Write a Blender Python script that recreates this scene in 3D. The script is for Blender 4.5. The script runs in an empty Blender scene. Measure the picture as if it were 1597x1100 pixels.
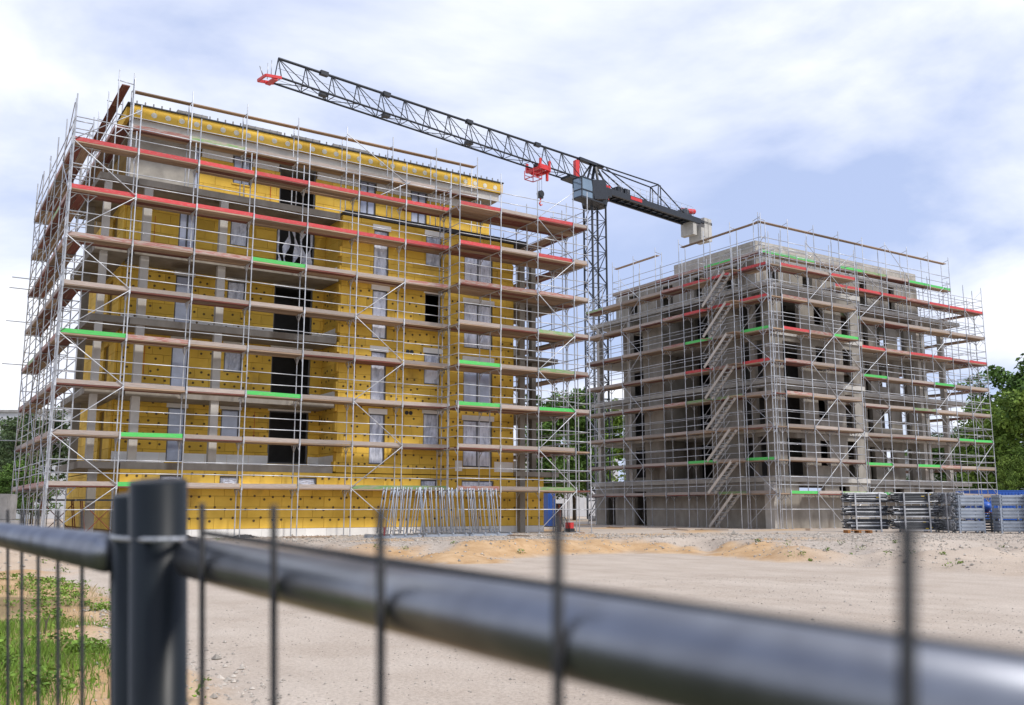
import bpy, bmesh, math, random
import numpy as np
from mathutils import Vector, Matrix, Quaternion
random.seed(7); rng = np.random.default_rng(7)
SC = bpy.context.scene
COL = SC.collection
# ------------------------------------------------------------------ camera, world, sun, exposure
F_PX, PITCH, HC, TH = 1480.0, 0.1628, 1.103, math.radians(32.72)
CU, CV = -4.881, -40.747                      # camera in the site grid (u along the facades, v away from us)
cam = bpy.data.cameras.new('camera'); camo = bpy.data.objects.new('camera', cam); COL.objects.link(camo)
camo.location = (CU, CV, HC); camo.rotation_euler = (math.pi/2 + PITCH, 0, -TH)
cam.sensor_width = 36; cam.lens = F_PX/1597*36; cam.clip_start = 0.02; cam.clip_end = 3000
cam.dof.use_dof = True; cam.dof.focus_distance = 48; cam.dof.aperture_fstop = 6.0
SC.camera = camo
SUN_EL, SUN_AZ = math.radians(50), math.radians(152)   # direction the light comes from, azimuth from +v clockwise
w = bpy.data.worlds.new('World'); SC.world = w; w.use_nodes = True
nt = w.node_tree; nt.nodes.clear(); L = nt.links.new
def N(t, **k):
    n = nt.nodes.new(t)
    for a, b in k.items(): setattr(n, a, b)
    return n
out = N('ShaderNodeOutputWorld'); bg = N('ShaderNodeBackground'); bg.inputs[1].default_value = 0.1
sky = N('ShaderNodeTexSky', sky_type='NISHITA'); sky.sun_disc = False
sky.sun_elevation = SUN_EL; sky.sun_rotation = SUN_AZ; sky.air_density = 1.0; sky.dust_density = 1.0; sky.ozone_density = 3.0
tc = N('ShaderNodeTexCoord'); sep = N('ShaderNodeSeparateXYZ'); L(tc.outputs['Generated'], sep.inputs[0])
ad = N('ShaderNodeMath', operation='MAXIMUM'); ad.inputs[1].default_value = 0.0; L(sep.outputs[2], ad.inputs[0])
ad2 = N('ShaderNodeMath', operation='ADD'); ad2.inputs[1].default_value = 0.22; L(ad.outputs[0], ad2.inputs[0])
cb = N('ShaderNodeCombineXYZ')
for i in (0, 1):
    dv = N('ShaderNodeMath', operation='DIVIDE'); L(sep.outputs[i], dv.inputs[0]); L(ad2.outputs[0], dv.inputs[1]); L(dv.outputs[0], cb.inputs[i])
n1 = N('ShaderNodeTexNoise'); n1.inputs['Scale'].default_value = 1.15; n1.inputs['Detail'].default_value = 7; n1.inputs['Roughness'].default_value = 0.52; n1.inputs['Distortion'].default_value = 0.25
mp = N('ShaderNodeMapping'); mp.inputs['Location'].default_value = (3.1, 1.7, 0.4); L(cb.outputs[0], mp.inputs[0]); L(mp.outputs[0], n1.inputs[0])
cr = N('ShaderNodeValToRGB'); cr.color_ramp.elements[0].position = 0.36; cr.color_ramp.elements[1].position = 0.56
L(n1.outputs[0], cr.inputs[0])
n2 = N('ShaderNodeTexNoise'); n2.inputs['Scale'].default_value = 0.62; n2.inputs['Detail'].default_value = 5; n2.inputs['Roughness'].default_value = 0.5
mp2 = N('ShaderNodeMapping'); mp2.inputs['Location'].default_value = (7.6, 3.1, 0.0); L(cb.outputs[0], mp2.inputs[0]); L(mp2.outputs[0], n2.inputs[0])
cc = N('ShaderNodeValToRGB'); cc.color_ramp.elements[0].position = 0.34; cc.color_ramp.elements[1].position = 0.56
cc.color_ramp.elements[0].color = (6.0, 6.8, 9.2, 1); cc.color_ramp.elements[1].color = (10.8, 10.9, 11.2, 1)
L(n2.outputs[0], cc.inputs[0])
skm = N('ShaderNodeMix', data_type='RGBA', blend_type='MIX')
base = N('ShaderNodeMix', data_type='RGBA', blend_type='MIX'); base.inputs[0].default_value = 0.72
L(sky.outputs[0], base.inputs[6]); base.inputs[7].default_value = (5.6, 6.6, 9.6, 1)
L(cr.outputs[0], skm.inputs[0]); L(base.outputs[2], skm.inputs[6]); L(cc.outputs[0], skm.inputs[7])
L(skm.outputs[2], bg.inputs[0]); L(bg.outputs[0], out.inputs[0])
sl = bpy.data.lights.new('sun', 'SUN'); sl.energy = 2.7; sl.angle = math.radians(10); sl.color = (1, 0.95, 0.88)
so = bpy.data.objects.new('sun', sl); COL.objects.link(so); so.location = (0, -60, 80)
sd = Vector((math.sin(SUN_AZ)*math.cos(SUN_EL), math.cos(SUN_AZ)*math.cos(SUN_EL), math.sin(SUN_EL)))
so.rotation_euler = (-sd).to_track_quat('-Z', 'Y').to_euler()
SC.view_settings.view_transform = 'Standard'; SC.view_settings.look = 'None'
SC.view_settings.exposure = 0.2; SC.view_settings.gamma = 1.0; SC.view_settings.use_curve_mapping = False
SC.cycles.max_bounces = 6; SC.cycles.transparent_max_bounces = 8
# ------------------------------------------------------------------ site helpers
cP, sP, cT, sT = math.cos(PITCH), math.sin(PITCH), math.cos(TH), math.sin(TH)
def plan(X, Y): return (CU + X*cT + Y*sT, CV - X*sT + Y*cT)          # right / forward of where we stand
def onz(px, py, z):
    a, b = (px-798.5)/F_PX, (py-550)/F_PX
    d = (a, cP+b*sP, sP-b*cP); t = (z-HC)/d[2]
    return (d[0]*t, d[1]*t)
def atd(px, Y, z=0.0):
    return plan((px-798.5)/F_PX*(Y*cP+(z-HC)*sP), Y)
# ------------------------------------------------------------------ materials
MATS = {}
def mat(name, col, rough=0.8, metal=0.0, var=0.25, scale=3.0, coords='pos', stretch=(1,1,1), bump=0.0, bscale=40, col2=None, rnd=0.12, spec=0.5, lo=0.35, hi=0.65, detail=6, island=0.0, alpha=None, trans=0.0, dirt=None):
    m = bpy.data.materials.new(name); m.use_nodes = True; MATS[name] = m
    t = m.node_tree; b = t.nodes['Principled BSDF']; K = t.links.new
    def n(tp, **k):
        x = t.nodes.new(tp)
        for a, v in k.items(): setattr(x, a, v)
        return x
    if coords == 'pos':
        src = n('ShaderNodeNewGeometry').outputs['Position']
    else:
        src = n('ShaderNodeTexCoord').outputs['Object']
    mpn = n('ShaderNodeMapping'); mpn.inputs['Scale'].default_value = stretch; K(src, mpn.inputs[0])
    oi = n('ShaderNodeObjectInfo')
    if coords != 'pos':
        vm = n('ShaderNodeVectorMath', operation='ADD'); K(mpn.outputs[0], vm.inputs[0])
        sc = n('ShaderNodeMath', operation='MULTIPLY'); sc.inputs[1].default_value = 37.0; K(oi.outputs['Random'], sc.inputs[0]); K(sc.outputs[0], vm.inputs[1])
        vec = vm.outputs[0]
    else: vec = mpn.outputs[0]
    nz = n('ShaderNodeTexNoise'); nz.inputs['Scale'].default_value = scale; nz.inputs['Detail'].default_value = detail; nz.inputs['Roughness'].default_value = 0.6; K(vec, nz.inputs[0])
    rp = n('ShaderNodeValToRGB'); rp.color_ramp.elements[0].position = lo; rp.color_ramp.elements[1].position = hi
    c2 = col2 if col2 else tuple(c*(1-var) for c in col)
    rp.color_ramp.elements[0].color = (*c2, 1); rp.color_ramp.elements[1].color = (*col, 1); K(nz.outputs[0], rp.inputs[0])
    cur = rp.outputs[0]
    if dirt:
        nd = n('ShaderNodeTexNoise'); nd.inputs['Scale'].default_value = dirt[1]; nd.inputs['Detail'].default_value = 8; K(vec, nd.inputs[0])
        rd = n('ShaderNodeValToRGB'); rd.color_ramp.elements[0].position = dirt[2]; rd.color_ramp.elements[1].position = dirt[2]+0.1; K(nd.outputs[0], rd.inputs[0])
        mx = n('ShaderNodeMix', data_type='RGBA'); K(rd.outputs[0], mx.inputs[0]); K(cur, mx.inputs[6]); mx.inputs[7].default_value = (*dirt[0], 1); cur = mx.outputs[2]
    hs = n('ShaderNodeHueSaturation'); K(cur, hs.inputs['Color'])
    mr = n('ShaderNodeMapRange'); mr.inputs[3].default_value = 1-rnd; mr.inputs[4].default_value = 1+rnd; K(oi.outputs['Random'], mr.inputs[0])
    if island:
        g2 = n('ShaderNodeNewGeometry'); m2 = n('ShaderNodeMapRange'); m2.inputs[3].default_value = 1-island; m2.inputs[4].default_value = 1+island; K(g2.outputs['Random Per Island'], m2.inputs[0])
        mu = n('ShaderNodeMath', operation='MULTIPLY'); K(mr.outputs[0], mu.inputs[0]); K(m2.outputs[0], mu.inputs[1]); K(mu.outputs[0], hs.inputs['Value'])
    else: K(mr.outputs[0], hs.inputs['Value'])
    K(hs.outputs[0], b.inputs['Base Color'])
    b.inputs['Roughness'].default_value = rough; b.inputs['Metallic'].default_value = metal; b.inputs['Specular IOR Level'].default_value = spec
    if alpha is not None: b.inputs['Alpha'].default_value = alpha
    if trans: b.inputs['Transmission Weight'].default_value = trans
    if bump:
        nb = n('ShaderNodeTexNoise'); nb.inputs['Scale'].default_value = bscale; nb.inputs['Detail'].default_value = 4; K(vec, nb.inputs[0])
        bp = n('ShaderNodeBump'); bp.inputs['Strength'].default_value = bump; bp.inputs['Distance'].default_value = 0.02; K(nb.outputs[0], bp.inputs['Height']); K(bp.outputs[0], b.inputs['Normal'])
    return m
mat('steel', (0.60,0.62,0.65), 0.42, 0.5, 0.35, 2.0, rnd=0.22, col2=(0.36,0.37,0.39))
mat('steel_new', (0.42,0.47,0.54), 0.4, 0.5, 0.2, 3.0, rnd=0.15)
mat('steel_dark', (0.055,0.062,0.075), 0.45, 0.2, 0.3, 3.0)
mat('wood', (0.44,0.32,0.22), 0.85, 0, 0.4, 2.0, 'obj', (1.2,5,3), col2=(0.24,0.155,0.10), rnd=0.32, dirt=((0.30,0.27,0.24),1.0,0.56))
mat('wood_red', (0.20,0.062,0.045), 0.8, 0, 0.3, 2.0, 'obj', (1.2,5,3), rnd=0.3, dirt=((0.25,0.19,0.14),1.3,0.55))
mat('toe_red', (0.60,0.052,0.058), 0.6, 0, 0.15, 2.0, 'obj', (3,3,3), rnd=0.15, dirt=((0.44,0.24,0.2),3.5,0.57))
mat('toe_faded', (0.42,0.18,0.15), 0.75, 0, 0.3, 2.0, 'obj', (4,3,3), rnd=0.2, dirt=((0.40,0.32,0.28),1.5,0.45))
mat('toe_green', (0.08,0.55,0.11), 0.55, 0, 0.12, 2.0, 'obj', (3,3,3), rnd=0.1, dirt=((0.30,0.42,0.24),3.5,0.58))
mat('toe_palegreen', (0.24,0.42,0.16), 0.7, 0, 0.3, 2.0, 'obj', (4,3,3), rnd=0.2, dirt=((0.38,0.33,0.26),1.5,0.48))
mat('toe_grey', (0.43,0.365,0.32), 0.8, 0, 0.35, 2.0, 'obj', (3,4,4), rnd=0.28, dirt=((0.32,0.22,0.19),2.0,0.58))
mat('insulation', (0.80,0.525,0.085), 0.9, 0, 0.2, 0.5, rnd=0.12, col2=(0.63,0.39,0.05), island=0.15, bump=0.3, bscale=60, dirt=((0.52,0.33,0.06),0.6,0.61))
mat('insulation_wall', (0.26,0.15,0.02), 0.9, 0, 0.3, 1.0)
mat('white_board', (0.82,0.81,0.78), 0.85, 0, 0.12, 1.5, rnd=0.06, island=0.06)
mat('dowel', (0.13,0.08,0.025), 0.8, 0, 0.3, 9)
mat('dowel_white', (0.62,0.60,0.50), 0.8, 0, 0.2, 9)
mat('alu_stair', (0.58,0.53,0.47), 0.6, 0.1, 0.15, 3)
mat('concrete', (0.33,0.305,0.265), 0.9, 0, 0.3, 1.1, stretch=(1,1,0.45), rnd=0.12, col2=(0.22,0.20,0.17), bump=0.25, bscale=30, dirt=((0.15,0.125,0.10),0.7,0.57))
mat('concrete_light', (0.52,0.50,0.46), 0.9, 0, 0.2, 1.2, rnd=0.05, bump=0.2, bscale=30)
mat('blockwork', (0.48,0.45,0.40), 0.9, 0, 0.22, 2, rnd=0.1, island=0.08, bump=0.2)
mat('concrete_block', (0.33,0.32,0.31), 0.9, 0, 0.4, 1.6, bump=0.4, bscale=25)
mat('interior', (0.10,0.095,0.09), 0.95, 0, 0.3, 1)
mat('dark_band', (0.05,0.052,0.058), 0.7, 0, 0.3, 2)
mat('frame_grey', (0.12,0.125,0.135), 0.5, 0, 0.15, 2)
mat('frame_white', (0.6,0.6,0.6), 0.5, 0, 0.1, 2)
mat('glass', (0.54,0.60,0.78), 0.08, 0.0, 0.3, 1.0, spec=1.0, rnd=0.3)
mat('film', (0.70,0.74,0.86), 0.25, 0, 0.5, 1.5, stretch=(3,3,1.0), col2=(0.36,0.39,0.48), rnd=0.2, bump=0.8, bscale=9, lo=0.34, hi=0.56)
mat('fence_paint', (0.010,0.014,0.018), 0.38, 0.0, 0.25, 14, spec=0.22)
mat('fence_tube', (0.28,0.295,0.33), 0.34, 0.95, 0.25, 25, col2=(0.20,0.21,0.24), dirt=((0.2,0.2,0.21),18,0.64))
mat('wire', (0.010,0.010,0.011), 0.6, 0.0, 0.25, 30)
mat('crane_red', (0.62,0.03,0.03), 0.4, 0, 0.15, 2)
mat('crane_grey', (0.018,0.022,0.030), 0.5, 0.0, 0.25, 2)
mat('cab_glass', (0.25,0.34,0.42), 0.08, 0.3, 0.2, 1, spec=1.0)
mat('leaf', (0.12,0.21,0.040), 0.7, 0, 0.5, 0.4, island=0.35, col2=(0.055,0.11,0.02), spec=0.25)
mat('leaf_light', (0.22,0.31,0.05), 0.7, 0, 0.5, 0.4, island=0.3, col2=(0.07,0.13,0.02), spec=0.25)
mat('leaf_grey', (0.125,0.18,0.075), 0.7, 0, 0.5, 0.4, island=0.3, col2=(0.055,0.09,0.035), spec=0.25)
mat('bark', (0.10,0.08,0.06), 0.95, 0, 0.4, 6)
mat('grass', (0.19,0.30,0.045), 0.75, 0, 0.4, 2, island=0.4, col2=(0.11,0.19,0.03), spec=0.2)
mat('straw', (0.42,0.34,0.17), 0.8, 0, 0.3, 3, island=0.3)
mat('stone', (0.42,0.38,0.33), 0.9, 0, 0.3, 20, island=0.35)
mat('blue', (0.012,0.09,0.42), 0.5, 0, 0.15, 1)
mat('tarp', (0.02,0.11,0.50), 0.4, 0, 0.25, 2, bump=0.5, bscale=4)
mat('white_paint', (0.72,0.72,0.70), 0.6, 0, 0.1, 1)
mat('render_white', (0.62,0.63,0.65), 0.9, 0, 0.08, 0.4)
mat('pallet_wood', (0.42,0.19,0.06), 0.85, 0, 0.4, 6)
mat('yellow_cap', (0.6,0.42,0.03), 0.5, 0, 0.1, 6)
mat('black_plastic', (0.02,0.02,0.022), 0.5, 0, 0.2, 6)
mat('rust', (0.26,0.075,0.03), 0.8, 0, 0.4, 8)
mat('red_mark', (0.55,0.06,0.03), 0.8, 0, 0.2, 8)
# ------------------------------------------------------------------ mesh helpers
class MB:
    def __init__(s): s.v = []; s.f = []
    def quad(s, *p):
        n = len(s.v); s.v += [tuple(q) for q in p]; s.f.append(tuple(range(n, n+len(p)))); return s
    def box(s, x0, x1, y0, y1, z0, z1):
        n = len(s.v)
        s.v += [(x0,y0,z0),(x1,y0,z0),(x1,y1,z0),(x0,y1,z0),(x0,y0,z1),(x1,y0,z1),(x1,y1,z1),(x0,y1,z1)]
        s.f += [(n,n+3,n+2,n+1),(n+4,n+5,n+6,n+7),(n,n+1,n+5,n+4),(n+1,n+2,n+6,n+5),(n+2,n+3,n+7,n+6),(n+3,n,n+4,n+7)]; return s
    def bar(s, a, b, wx, wz, up=(0,0,1)):
        a, b = Vector(a), Vector(b); d = (b-a).normalized(); up = Vector(up)
        if abs(d.dot(up)) > 0.98: up = Vector((1,0,0))
        x = d.cross(up).normalized()*wx/2; z = x.cross(d).normalized()*wz/2
        n = len(s.v)
        for p in (a, b): s.v += [tuple(p-x-z), tuple(p+x-z), tuple(p+x+z), tuple(p-x+z)]
        s.f += [(n+3,n+2,n+1,n),(n+4,n+5,n+6,n+7)] + [(n+i, n+(i+1)%4, n+4+(i+1)%4, n+4+i) for i in range(4)]; return s
    def tube(s, a, b, r, k=8, r2=None):
        a, b = Vector(a), Vector(b); d = (b-a).normalized(); up = Vector((0,0,1)) if abs(d.z) < 0.95 else Vector((1,0,0))
        x = d.cross(up).normalized(); y = x.cross(d); n = len(s.v)
        for p, rr in ((a, r), (b, r if r2 is None else r2)):
            for i in range(k):
                t = 2*math.pi*i/k; s.v.append(tuple(p + x*(rr*math.cos(t)) + y*(rr*math.sin(t))))
        s.f += [(n+i, n+(i+1)%k, n+k+(i+1)%k, n+k+i) for i in range(k)]
        s.f += [tuple(range(n+k-1, n-1, -1)), tuple(range(n+k, n+2*k))]; return s
    def disc(s, c, nrm, r, k=8, h=0.01):
        c = Vector(c); nrm = Vector(nrm); return s.tube(c, c+nrm*h, r, k)
    def mesh(s, name, m, smooth=False):
        me = bpy.data.meshes.new(name); me.from_pydata(s.v, [], s.f)
        if m: me.materials.append(MATS[m])
        bm = bmesh.new(); bm.from_mesh(me); bmesh.ops.recalc_face_normals(bm, faces=bm.faces); bm.to_mesh(me); bm.free()
        if smooth: me.polygons.foreach_set('use_smooth', [True]*len(me.polygons))
        me.update(); return me
    def build(s, name, m, parent=None, smooth=False, kind=None):
        return link(name, s.mesh(name, m, smooth), parent, kind)
def link(name, data, parent=None, kind=None):
    o = bpy.data.objects.new(name, data); COL.objects.link(o)
    if parent: o.parent = parent
    if kind: o['kind'] = kind
    return o
def tag(o, label, cat, group=None):
    o['label'] = label; o['category'] = cat
    if group: o['group'] = group
    return o
def thing(name, label, cat, loc=(0,0,0), rz=0.0, group=None):
    o = link(name, None); o.location = loc; o.rotation_euler = (0,0,rz); o.empty_display_size = 0.2
    return tag(o, label, cat, group)
CACHE = {}
def unit_tube(r, m, k=8):
    key = ('t', r, m, k)
    if key not in CACHE: CACHE[key] = MB().tube((0,0,0),(0,0,1), r, k).mesh('tube', m, True)
    return CACHE[key]
def unit_box(m):
    key = ('b', m)
    if key not in CACHE: CACHE[key] = MB().box(-.5,.5,-.5,.5,-.5,.5).mesh('box', m)
    return CACHE[key]
ZUP = Vector((0,0,1))
def rod(name, a, b, r, m, parent, k=8):
    a, b = Vector(a), Vector(b); d = b-a; o = link(name, unit_tube(r, m, k), parent)
    o.location = a; o.rotation_mode = 'QUATERNION'; o.rotation_quaternion = ZUP.rotation_difference(d.normalized()); o.scale = (1,1,d.length); return o
def slab(name, a, b, wd, th, m, parent, up=ZUP):          # a board from a to b, wd across, th thick
    a, b = Vector(a), Vector(b); d = b-a; x = d.normalized(); y = Vector(up).cross(x).normalized(); z = x.cross(y)
    o = link(name, unit_box(m), parent); o.location = (a+b)/2
    o.rotation_mode = 'QUATERNION'; o.rotation_quaternion = Matrix((x,y,z)).transposed().to_quaternion(); o.scale = (d.length, wd, th); return o
def bx(name, x0, x1, y0, y1, z0, z1, m, parent=None):
    o = link(name, unit_box(m), parent); o.location = ((x0+x1)/2,(y0+y1)/2,(z0+z1)/2); o.scale = (x1-x0,y1-y0,z1-z0); return o
def subtract(r, holes):
    rects = [r]
    for h in holes:
        nr = []
        for (a0,a1,z0,z1) in rects:
            if h[0] >= a1 or h[1] <= a0 or h[2] >= z1 or h[3] <= z0: nr.append((a0,a1,z0,z1)); continue
            if h[2] > z0: nr.append((a0,a1,z0,h[2]))
            if h[3] < z1: nr.append((a0,a1,h[3],z1))
            l, t = max(z0,h[2]), min(z1,h[3])
            if h[0] > a0: nr.append((a0,h[0],l,t))
            if h[1] < a1: nr.append((h[1],a1,l,t))
        rects = nr
    return rects
def wall(mb, axis, p0, p1, rect, holes):
    for (a0,a1,z0,z1) in subtract(rect, holes):
        if axis == 'v': mb.box(a0,a1,p0,p1,z0,z1)       # a wall standing at v = p0..p1, running along u
        else: mb.box(p0,p1,a0,a1,z0,z1)
    return mb
# ------------------------------------------------------------------ ground
TOE = [(-800,1000),(-300,935),(60,905),(105,905),(160,898),(300,888),(450,880),(600,872),(800,878),(950,873),(1060,866),(1120,868),(1200,873),(1300,880),(1400,890),(1480,893),(1597,903),(1900,925)]
CREST = [(-800,868),(-300,860),(100,850),(300,845),(600,844),(800,843),(1000,839),(1200,842),(1400,844),(1597,846),(1900,850)]
ZY, ZB = -0.66, -0.16
ts = [onz(x, y, ZY) for x, y in TOE]; cs = [onz(x, y, ZB) for x, y in CREST]
t_s = np.array([p[0]/p[1] for p in ts]); t_y = np.array([p[1] for p in ts]); c_s = np.array([p[0]/p[1] for p in cs]); c_y = np.array([p[1] for p in cs])
EDGE = [onz(x, y, ZY) for x, y in [(60,908),(105,915),(128,938),(160,968),(215,1003),(290,1042),(400,1102),(520,1180),(700,1400)]]   # left edge of the compacted yard
e_y = np.array([p[1] for p in EDGE])[::-1]; e_x = np.array([p[0] for p in EDGE])[::-1]
_ph = rng.uniform(0, 6.28, (40,)); _dir = rng.normal(size=(40,2)); _dir /= np.linalg.norm(_dir, axis=1)[:,None]; _fr = np.geomspace(0.15, 9, 40)
def fbm(X, Y, lo=0, hi=40, amp=1.0):
    z = np.zeros_like(X)
    for i in range(lo, hi): z += np.sin((_dir[i,0]*X+_dir[i,1]*Y)*_fr[i]+_ph[i])/(_fr[i]**0.8)
    return z*amp
def ground_z(X, Y):
    X = np.asarray(X, float); Y = np.asarray(Y, float)
    s = X/np.maximum(Y, 0.3); ty = np.interp(s, t_s, t_y); cy = np.interp(s, c_s, c_y)
    ex = fbm(X, Y, 8, 26, 0.25)
    t = np.clip((Y+ex-ty)/np.maximum(cy-ty, 1.5), 0, 1); st = t*t*(3-2*t)
    z = ZY + (ZB-ZY)*st
    z = z + np.clip((Y-cy)/12, 0, 1)*0.05
    bump = (t > 0)*(t < 1)*np.sin(np.pi*t)
    z += bump*fbm(X, Y, 14, 38, 0.045) + fbm(X, Y, 20, 40, 0.004)
    e = np.interp(Y, e_y, e_x) - X                       # positive left of the yard
    lft = np.clip((e+fbm(X, Y, 10, 30, 0.12))/0.8, 0, 1)*(Y < ty+2)
    z += lft*(0.09 + fbm(X, Y, 12, 38, 0.03)) + np.clip(e/6, 0, 1)*(Y < ty)*0.18
    return z, t, lft, e
def gz(u, v):
    X = (u-CU)*cT - (v-CV)*sT; Y = (u-CU)*sT + (v-CV)*cT
    return float(ground_z(np.array([X]), np.array([Y]))[0][0])
xs = np.unique(np.concatenate([np.linspace(-900,-70,14), np.linspace(-70,-26,30), np.arange(-26,40,0.3), np.linspace(40,90,30), np.linspace(90,900,14)]))
ys = np.unique(np.concatenate([np.linspace(-60,0,10), np.arange(0,14,0.18), np.arange(14,46,0.25), np.linspace(46,110,40), np.linspace(110,1500,16)]))
GX, GY = np.meshgrid(xs, ys); gzv, gt, gl, ge = ground_z(GX, GY)
gu = CU + GX*cT + GY*sT; gv = CV - GX*sT + GY*cT
nx, ny = len(xs), len(ys)
verts = np.stack([gu, gv, gzv], -1).reshape(-1,3)
idx = np.arange(nx*ny).reshape(ny, nx)
faces = np.stack([idx[:-1,:-1], idx[:-1,1:], idx[1:,1:], idx[1:,:-1]], -1).reshape(-1,4)
me = bpy.data.meshes.new('ground'); me.from_pydata(verts.tolist(), [], faces.tolist()); me.polygons.foreach_set('use_smooth', [True]*len(me.polygons))
sand = np.clip(np.sin(np.pi*np.clip(gt*1.15,0,1))*1.6 + fbm(GX, GY, 14, 34, 0.3)-0.2, 0, 1)*(gt > 0.02)
s_all = GX/np.maximum(GY,0.3); sand *= np.clip((0.36-s_all)/0.1, 0.12, 1)*np.clip((s_all+0.22)/0.1, 0.3, 1)
sand = np.maximum(sand, gl)
gm = fbm(GX, GY, 6, 24, 0.5)
grass = np.clip((ge-1.5-.13*(GY-7.7)+.45*fbm(GX, GY, 8, 28, .6))*1.2, 0, 1)*(GY < 17)*(gl > 0.5)*(GY < 60)
behind = np.clip((GY-75)/15, 0, 1)*(np.abs(s_all) > 0.5)
grass = np.maximum(np.maximum(grass*0.6, behind), np.clip((1.6-GY)/0.8, 0, 1))  # last term: unseen dark verge added behind the camera to darken the fence tube's reflection
coarse = np.clip((gt > 0.55)*0.9*(GY < 60) + 0.35*np.exp(-np.abs(ge)/0.6), 0, 1)*np.clip(0.55+fbm(GX, GY, 10, 34, 0.5), 0, 1)
ca = me.color_attributes.new('soil', 'FLOAT_COLOR', 'POINT')
ca.data.foreach_set('color', np.stack([sand, grass, coarse, np.ones_like(sand)], -1).reshape(-1).astype(np.float32))
gm_ = bpy.data.materials.new('ground'); gm_.use_nodes = True; t = gm_.node_tree; b = t.nodes['Principled BSDF']; K = t.links.new
def gn(tp, **k):
    x = t.nodes.new(tp)
    for a, v in k.items(): setattr(x, a, v)
    return x
ap = gn('ShaderNodeAttribute', attribute_name='soil'); sx = gn('ShaderNodeSeparateColor'); K(ap.outputs['Color'], sx.inputs[0])
pos = gn('ShaderNodeNewGeometry').outputs['Position']
def gnoise(scale, c0, c1, lo=0.35, hi=0.65, det=8):
    a = gn('ShaderNodeTexNoise'); a.inputs['Scale'].default_value = scale; a.inputs['Detail'].default_value = det; a.inputs['Roughness'].default_value = 0.65; K(pos, a.inputs[0])
    r = gn('ShaderNodeValToRGB'); r.color_ramp.elements[0].position = lo; r.color_ramp.elements[1].position = hi; r.color_ramp.elements[0].color = (*c0,1); r.color_ramp.elements[1].color = (*c1,1); K(a.outputs[0], r.inputs[0]); return r.outputs[0], a.outputs[0]
def gmix(f, a, b_, mode='MIX'):
    m = gn('ShaderNodeMix', data_type='RGBA', blend_type=mode)
    if isinstance(f, float): m.inputs[0].default_value = f
    else: K(f, m.inputs[0])
    K(a, m.inputs[6]); K(b_, m.inputs[7]); return m.outputs[2]
tm = gn('ShaderNodeMapping'); tm.inputs['Rotation'].default_value = (0,0,0.9); tm.inputs['Scale'].default_value = (0.9,0.05,1); K(pos, tm.inputs[0])
tn = gn('ShaderNodeTexNoise'); tn.inputs['Scale'].default_value = 1.6; tn.inputs['Detail'].default_value = 5; K(tm.outputs[0], tn.inputs[0])
tr = gn('ShaderNodeValToRGB'); tr.color_ramp.elements[0].position = 0.36; tr.color_ramp.elements[1].position = 0.58; tr.color_ramp.elements[0].color = (0.80,0.78,0.76,1); K(tn.outputs[0], tr.inputs[0])
yard, _ = gnoise(0.5, (0.47,0.395,0.325), (0.56,0.485,0.41))
yard = gmix(0.35, yard, tr.outputs[0], 'MULTIPLY')
fine, fh = gnoise(26, (0.62,0.61,0.60), (1.0,1.0,1.0), 0.3, 0.6, 5)
yard = gmix(0.75, yard, fine, 'MULTIPLY')
sandc, _ = gnoise(1.4, (0.43,0.265,0.13), (0.59,0.41,0.24))
sandc = gmix(0.4, sandc, fine, 'MULTIPLY')
stc, sth = gnoise(9, (0.30,0.255,0.215), (0.52,0.46,0.40), 0.34, 0.66, 6)
grc, _ = gnoise(3, (0.050,0.058,0.024), (0.10,0.095,0.045))  # grass soil, toned down with shade put into the colour
c = gmix(sx.outputs[2], yard, stc); c = gmix(sx.outputs[0], c, sandc); c = gmix(sx.outputs[1], c, grc)
K(c, b.inputs['Base Color']); b.inputs['Roughness'].default_value = 0.95; b.inputs['Specular IOR Level'].default_value = 0.2
bp = gn('ShaderNodeBump'); bp.inputs['Strength'].default_value = 0.6; bp.inputs['Distance'].default_value = 0.03; K(fh, bp.inputs['Height']); K(bp.outputs[0], b.inputs['Normal'])
me.materials.append(gm_)
g = link('ground', me, kind='structure')
# ------------------------------------------------------------------ yellow building
FF = [3.05, 6.1, 9.15, 12.2, 15.3]
G0 = -0.14
yb = thing('apartment_building', 'apartment block clad in yellow insulation boards with loggias, behind scaffolding', 'building')
VB, VR, UL, UR, UJ = 1.1, 3.3, 2.8, 22.1, 12.25     # block front, loggia wall, left end, right end, where the block steps forward
def hole(a0, a1, b0, b1, fl=FF[:4]): return [(a0,a1,f+b0,f+b1) for f in fl]
blockH = hole(13.9,14.72,.12,2.55) + hole(16.78,17.7,1.12,2.72) + hole(19.05,20.8,.12,2.5)
recH = hole(5.08,5.86,.1,2.55) + hole(7.45,8.32,1.28,2.6) + hole(9.72,11.68,.14,2.66)
penH = [(5.1,5.88,15.75,18.0),(7.45,8.32,16.55,18.0),(9.76,11.64,15.6,18.05),(14.05,14.95,15.75,18.0),(17.0,17.95,16.2,18.0)]
baseH = [(4.4,5.35,2.05,2.5),(6.9,7.75,2.05,2.5),(10.4,11.35,2.05,2.5),(16.7,17.6,2.05,2.5),(19.0,20.9,2.05,2.5)]
T = 0.09                                             # insulation thickness
mb = MB()
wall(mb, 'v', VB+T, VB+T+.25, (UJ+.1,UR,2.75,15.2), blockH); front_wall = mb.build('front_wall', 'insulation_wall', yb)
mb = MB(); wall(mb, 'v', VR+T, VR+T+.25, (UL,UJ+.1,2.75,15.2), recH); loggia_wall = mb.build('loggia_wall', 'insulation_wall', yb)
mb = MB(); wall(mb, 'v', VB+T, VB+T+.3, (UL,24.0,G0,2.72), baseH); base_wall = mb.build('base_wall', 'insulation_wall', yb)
mb = MB(); wall(mb, 'v', VR+T, VR+T+.25, (UL,21.9,15.35,18.2), penH); top_wall = mb.build('top_storey_wall', 'insulation_wall', yb)
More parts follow.
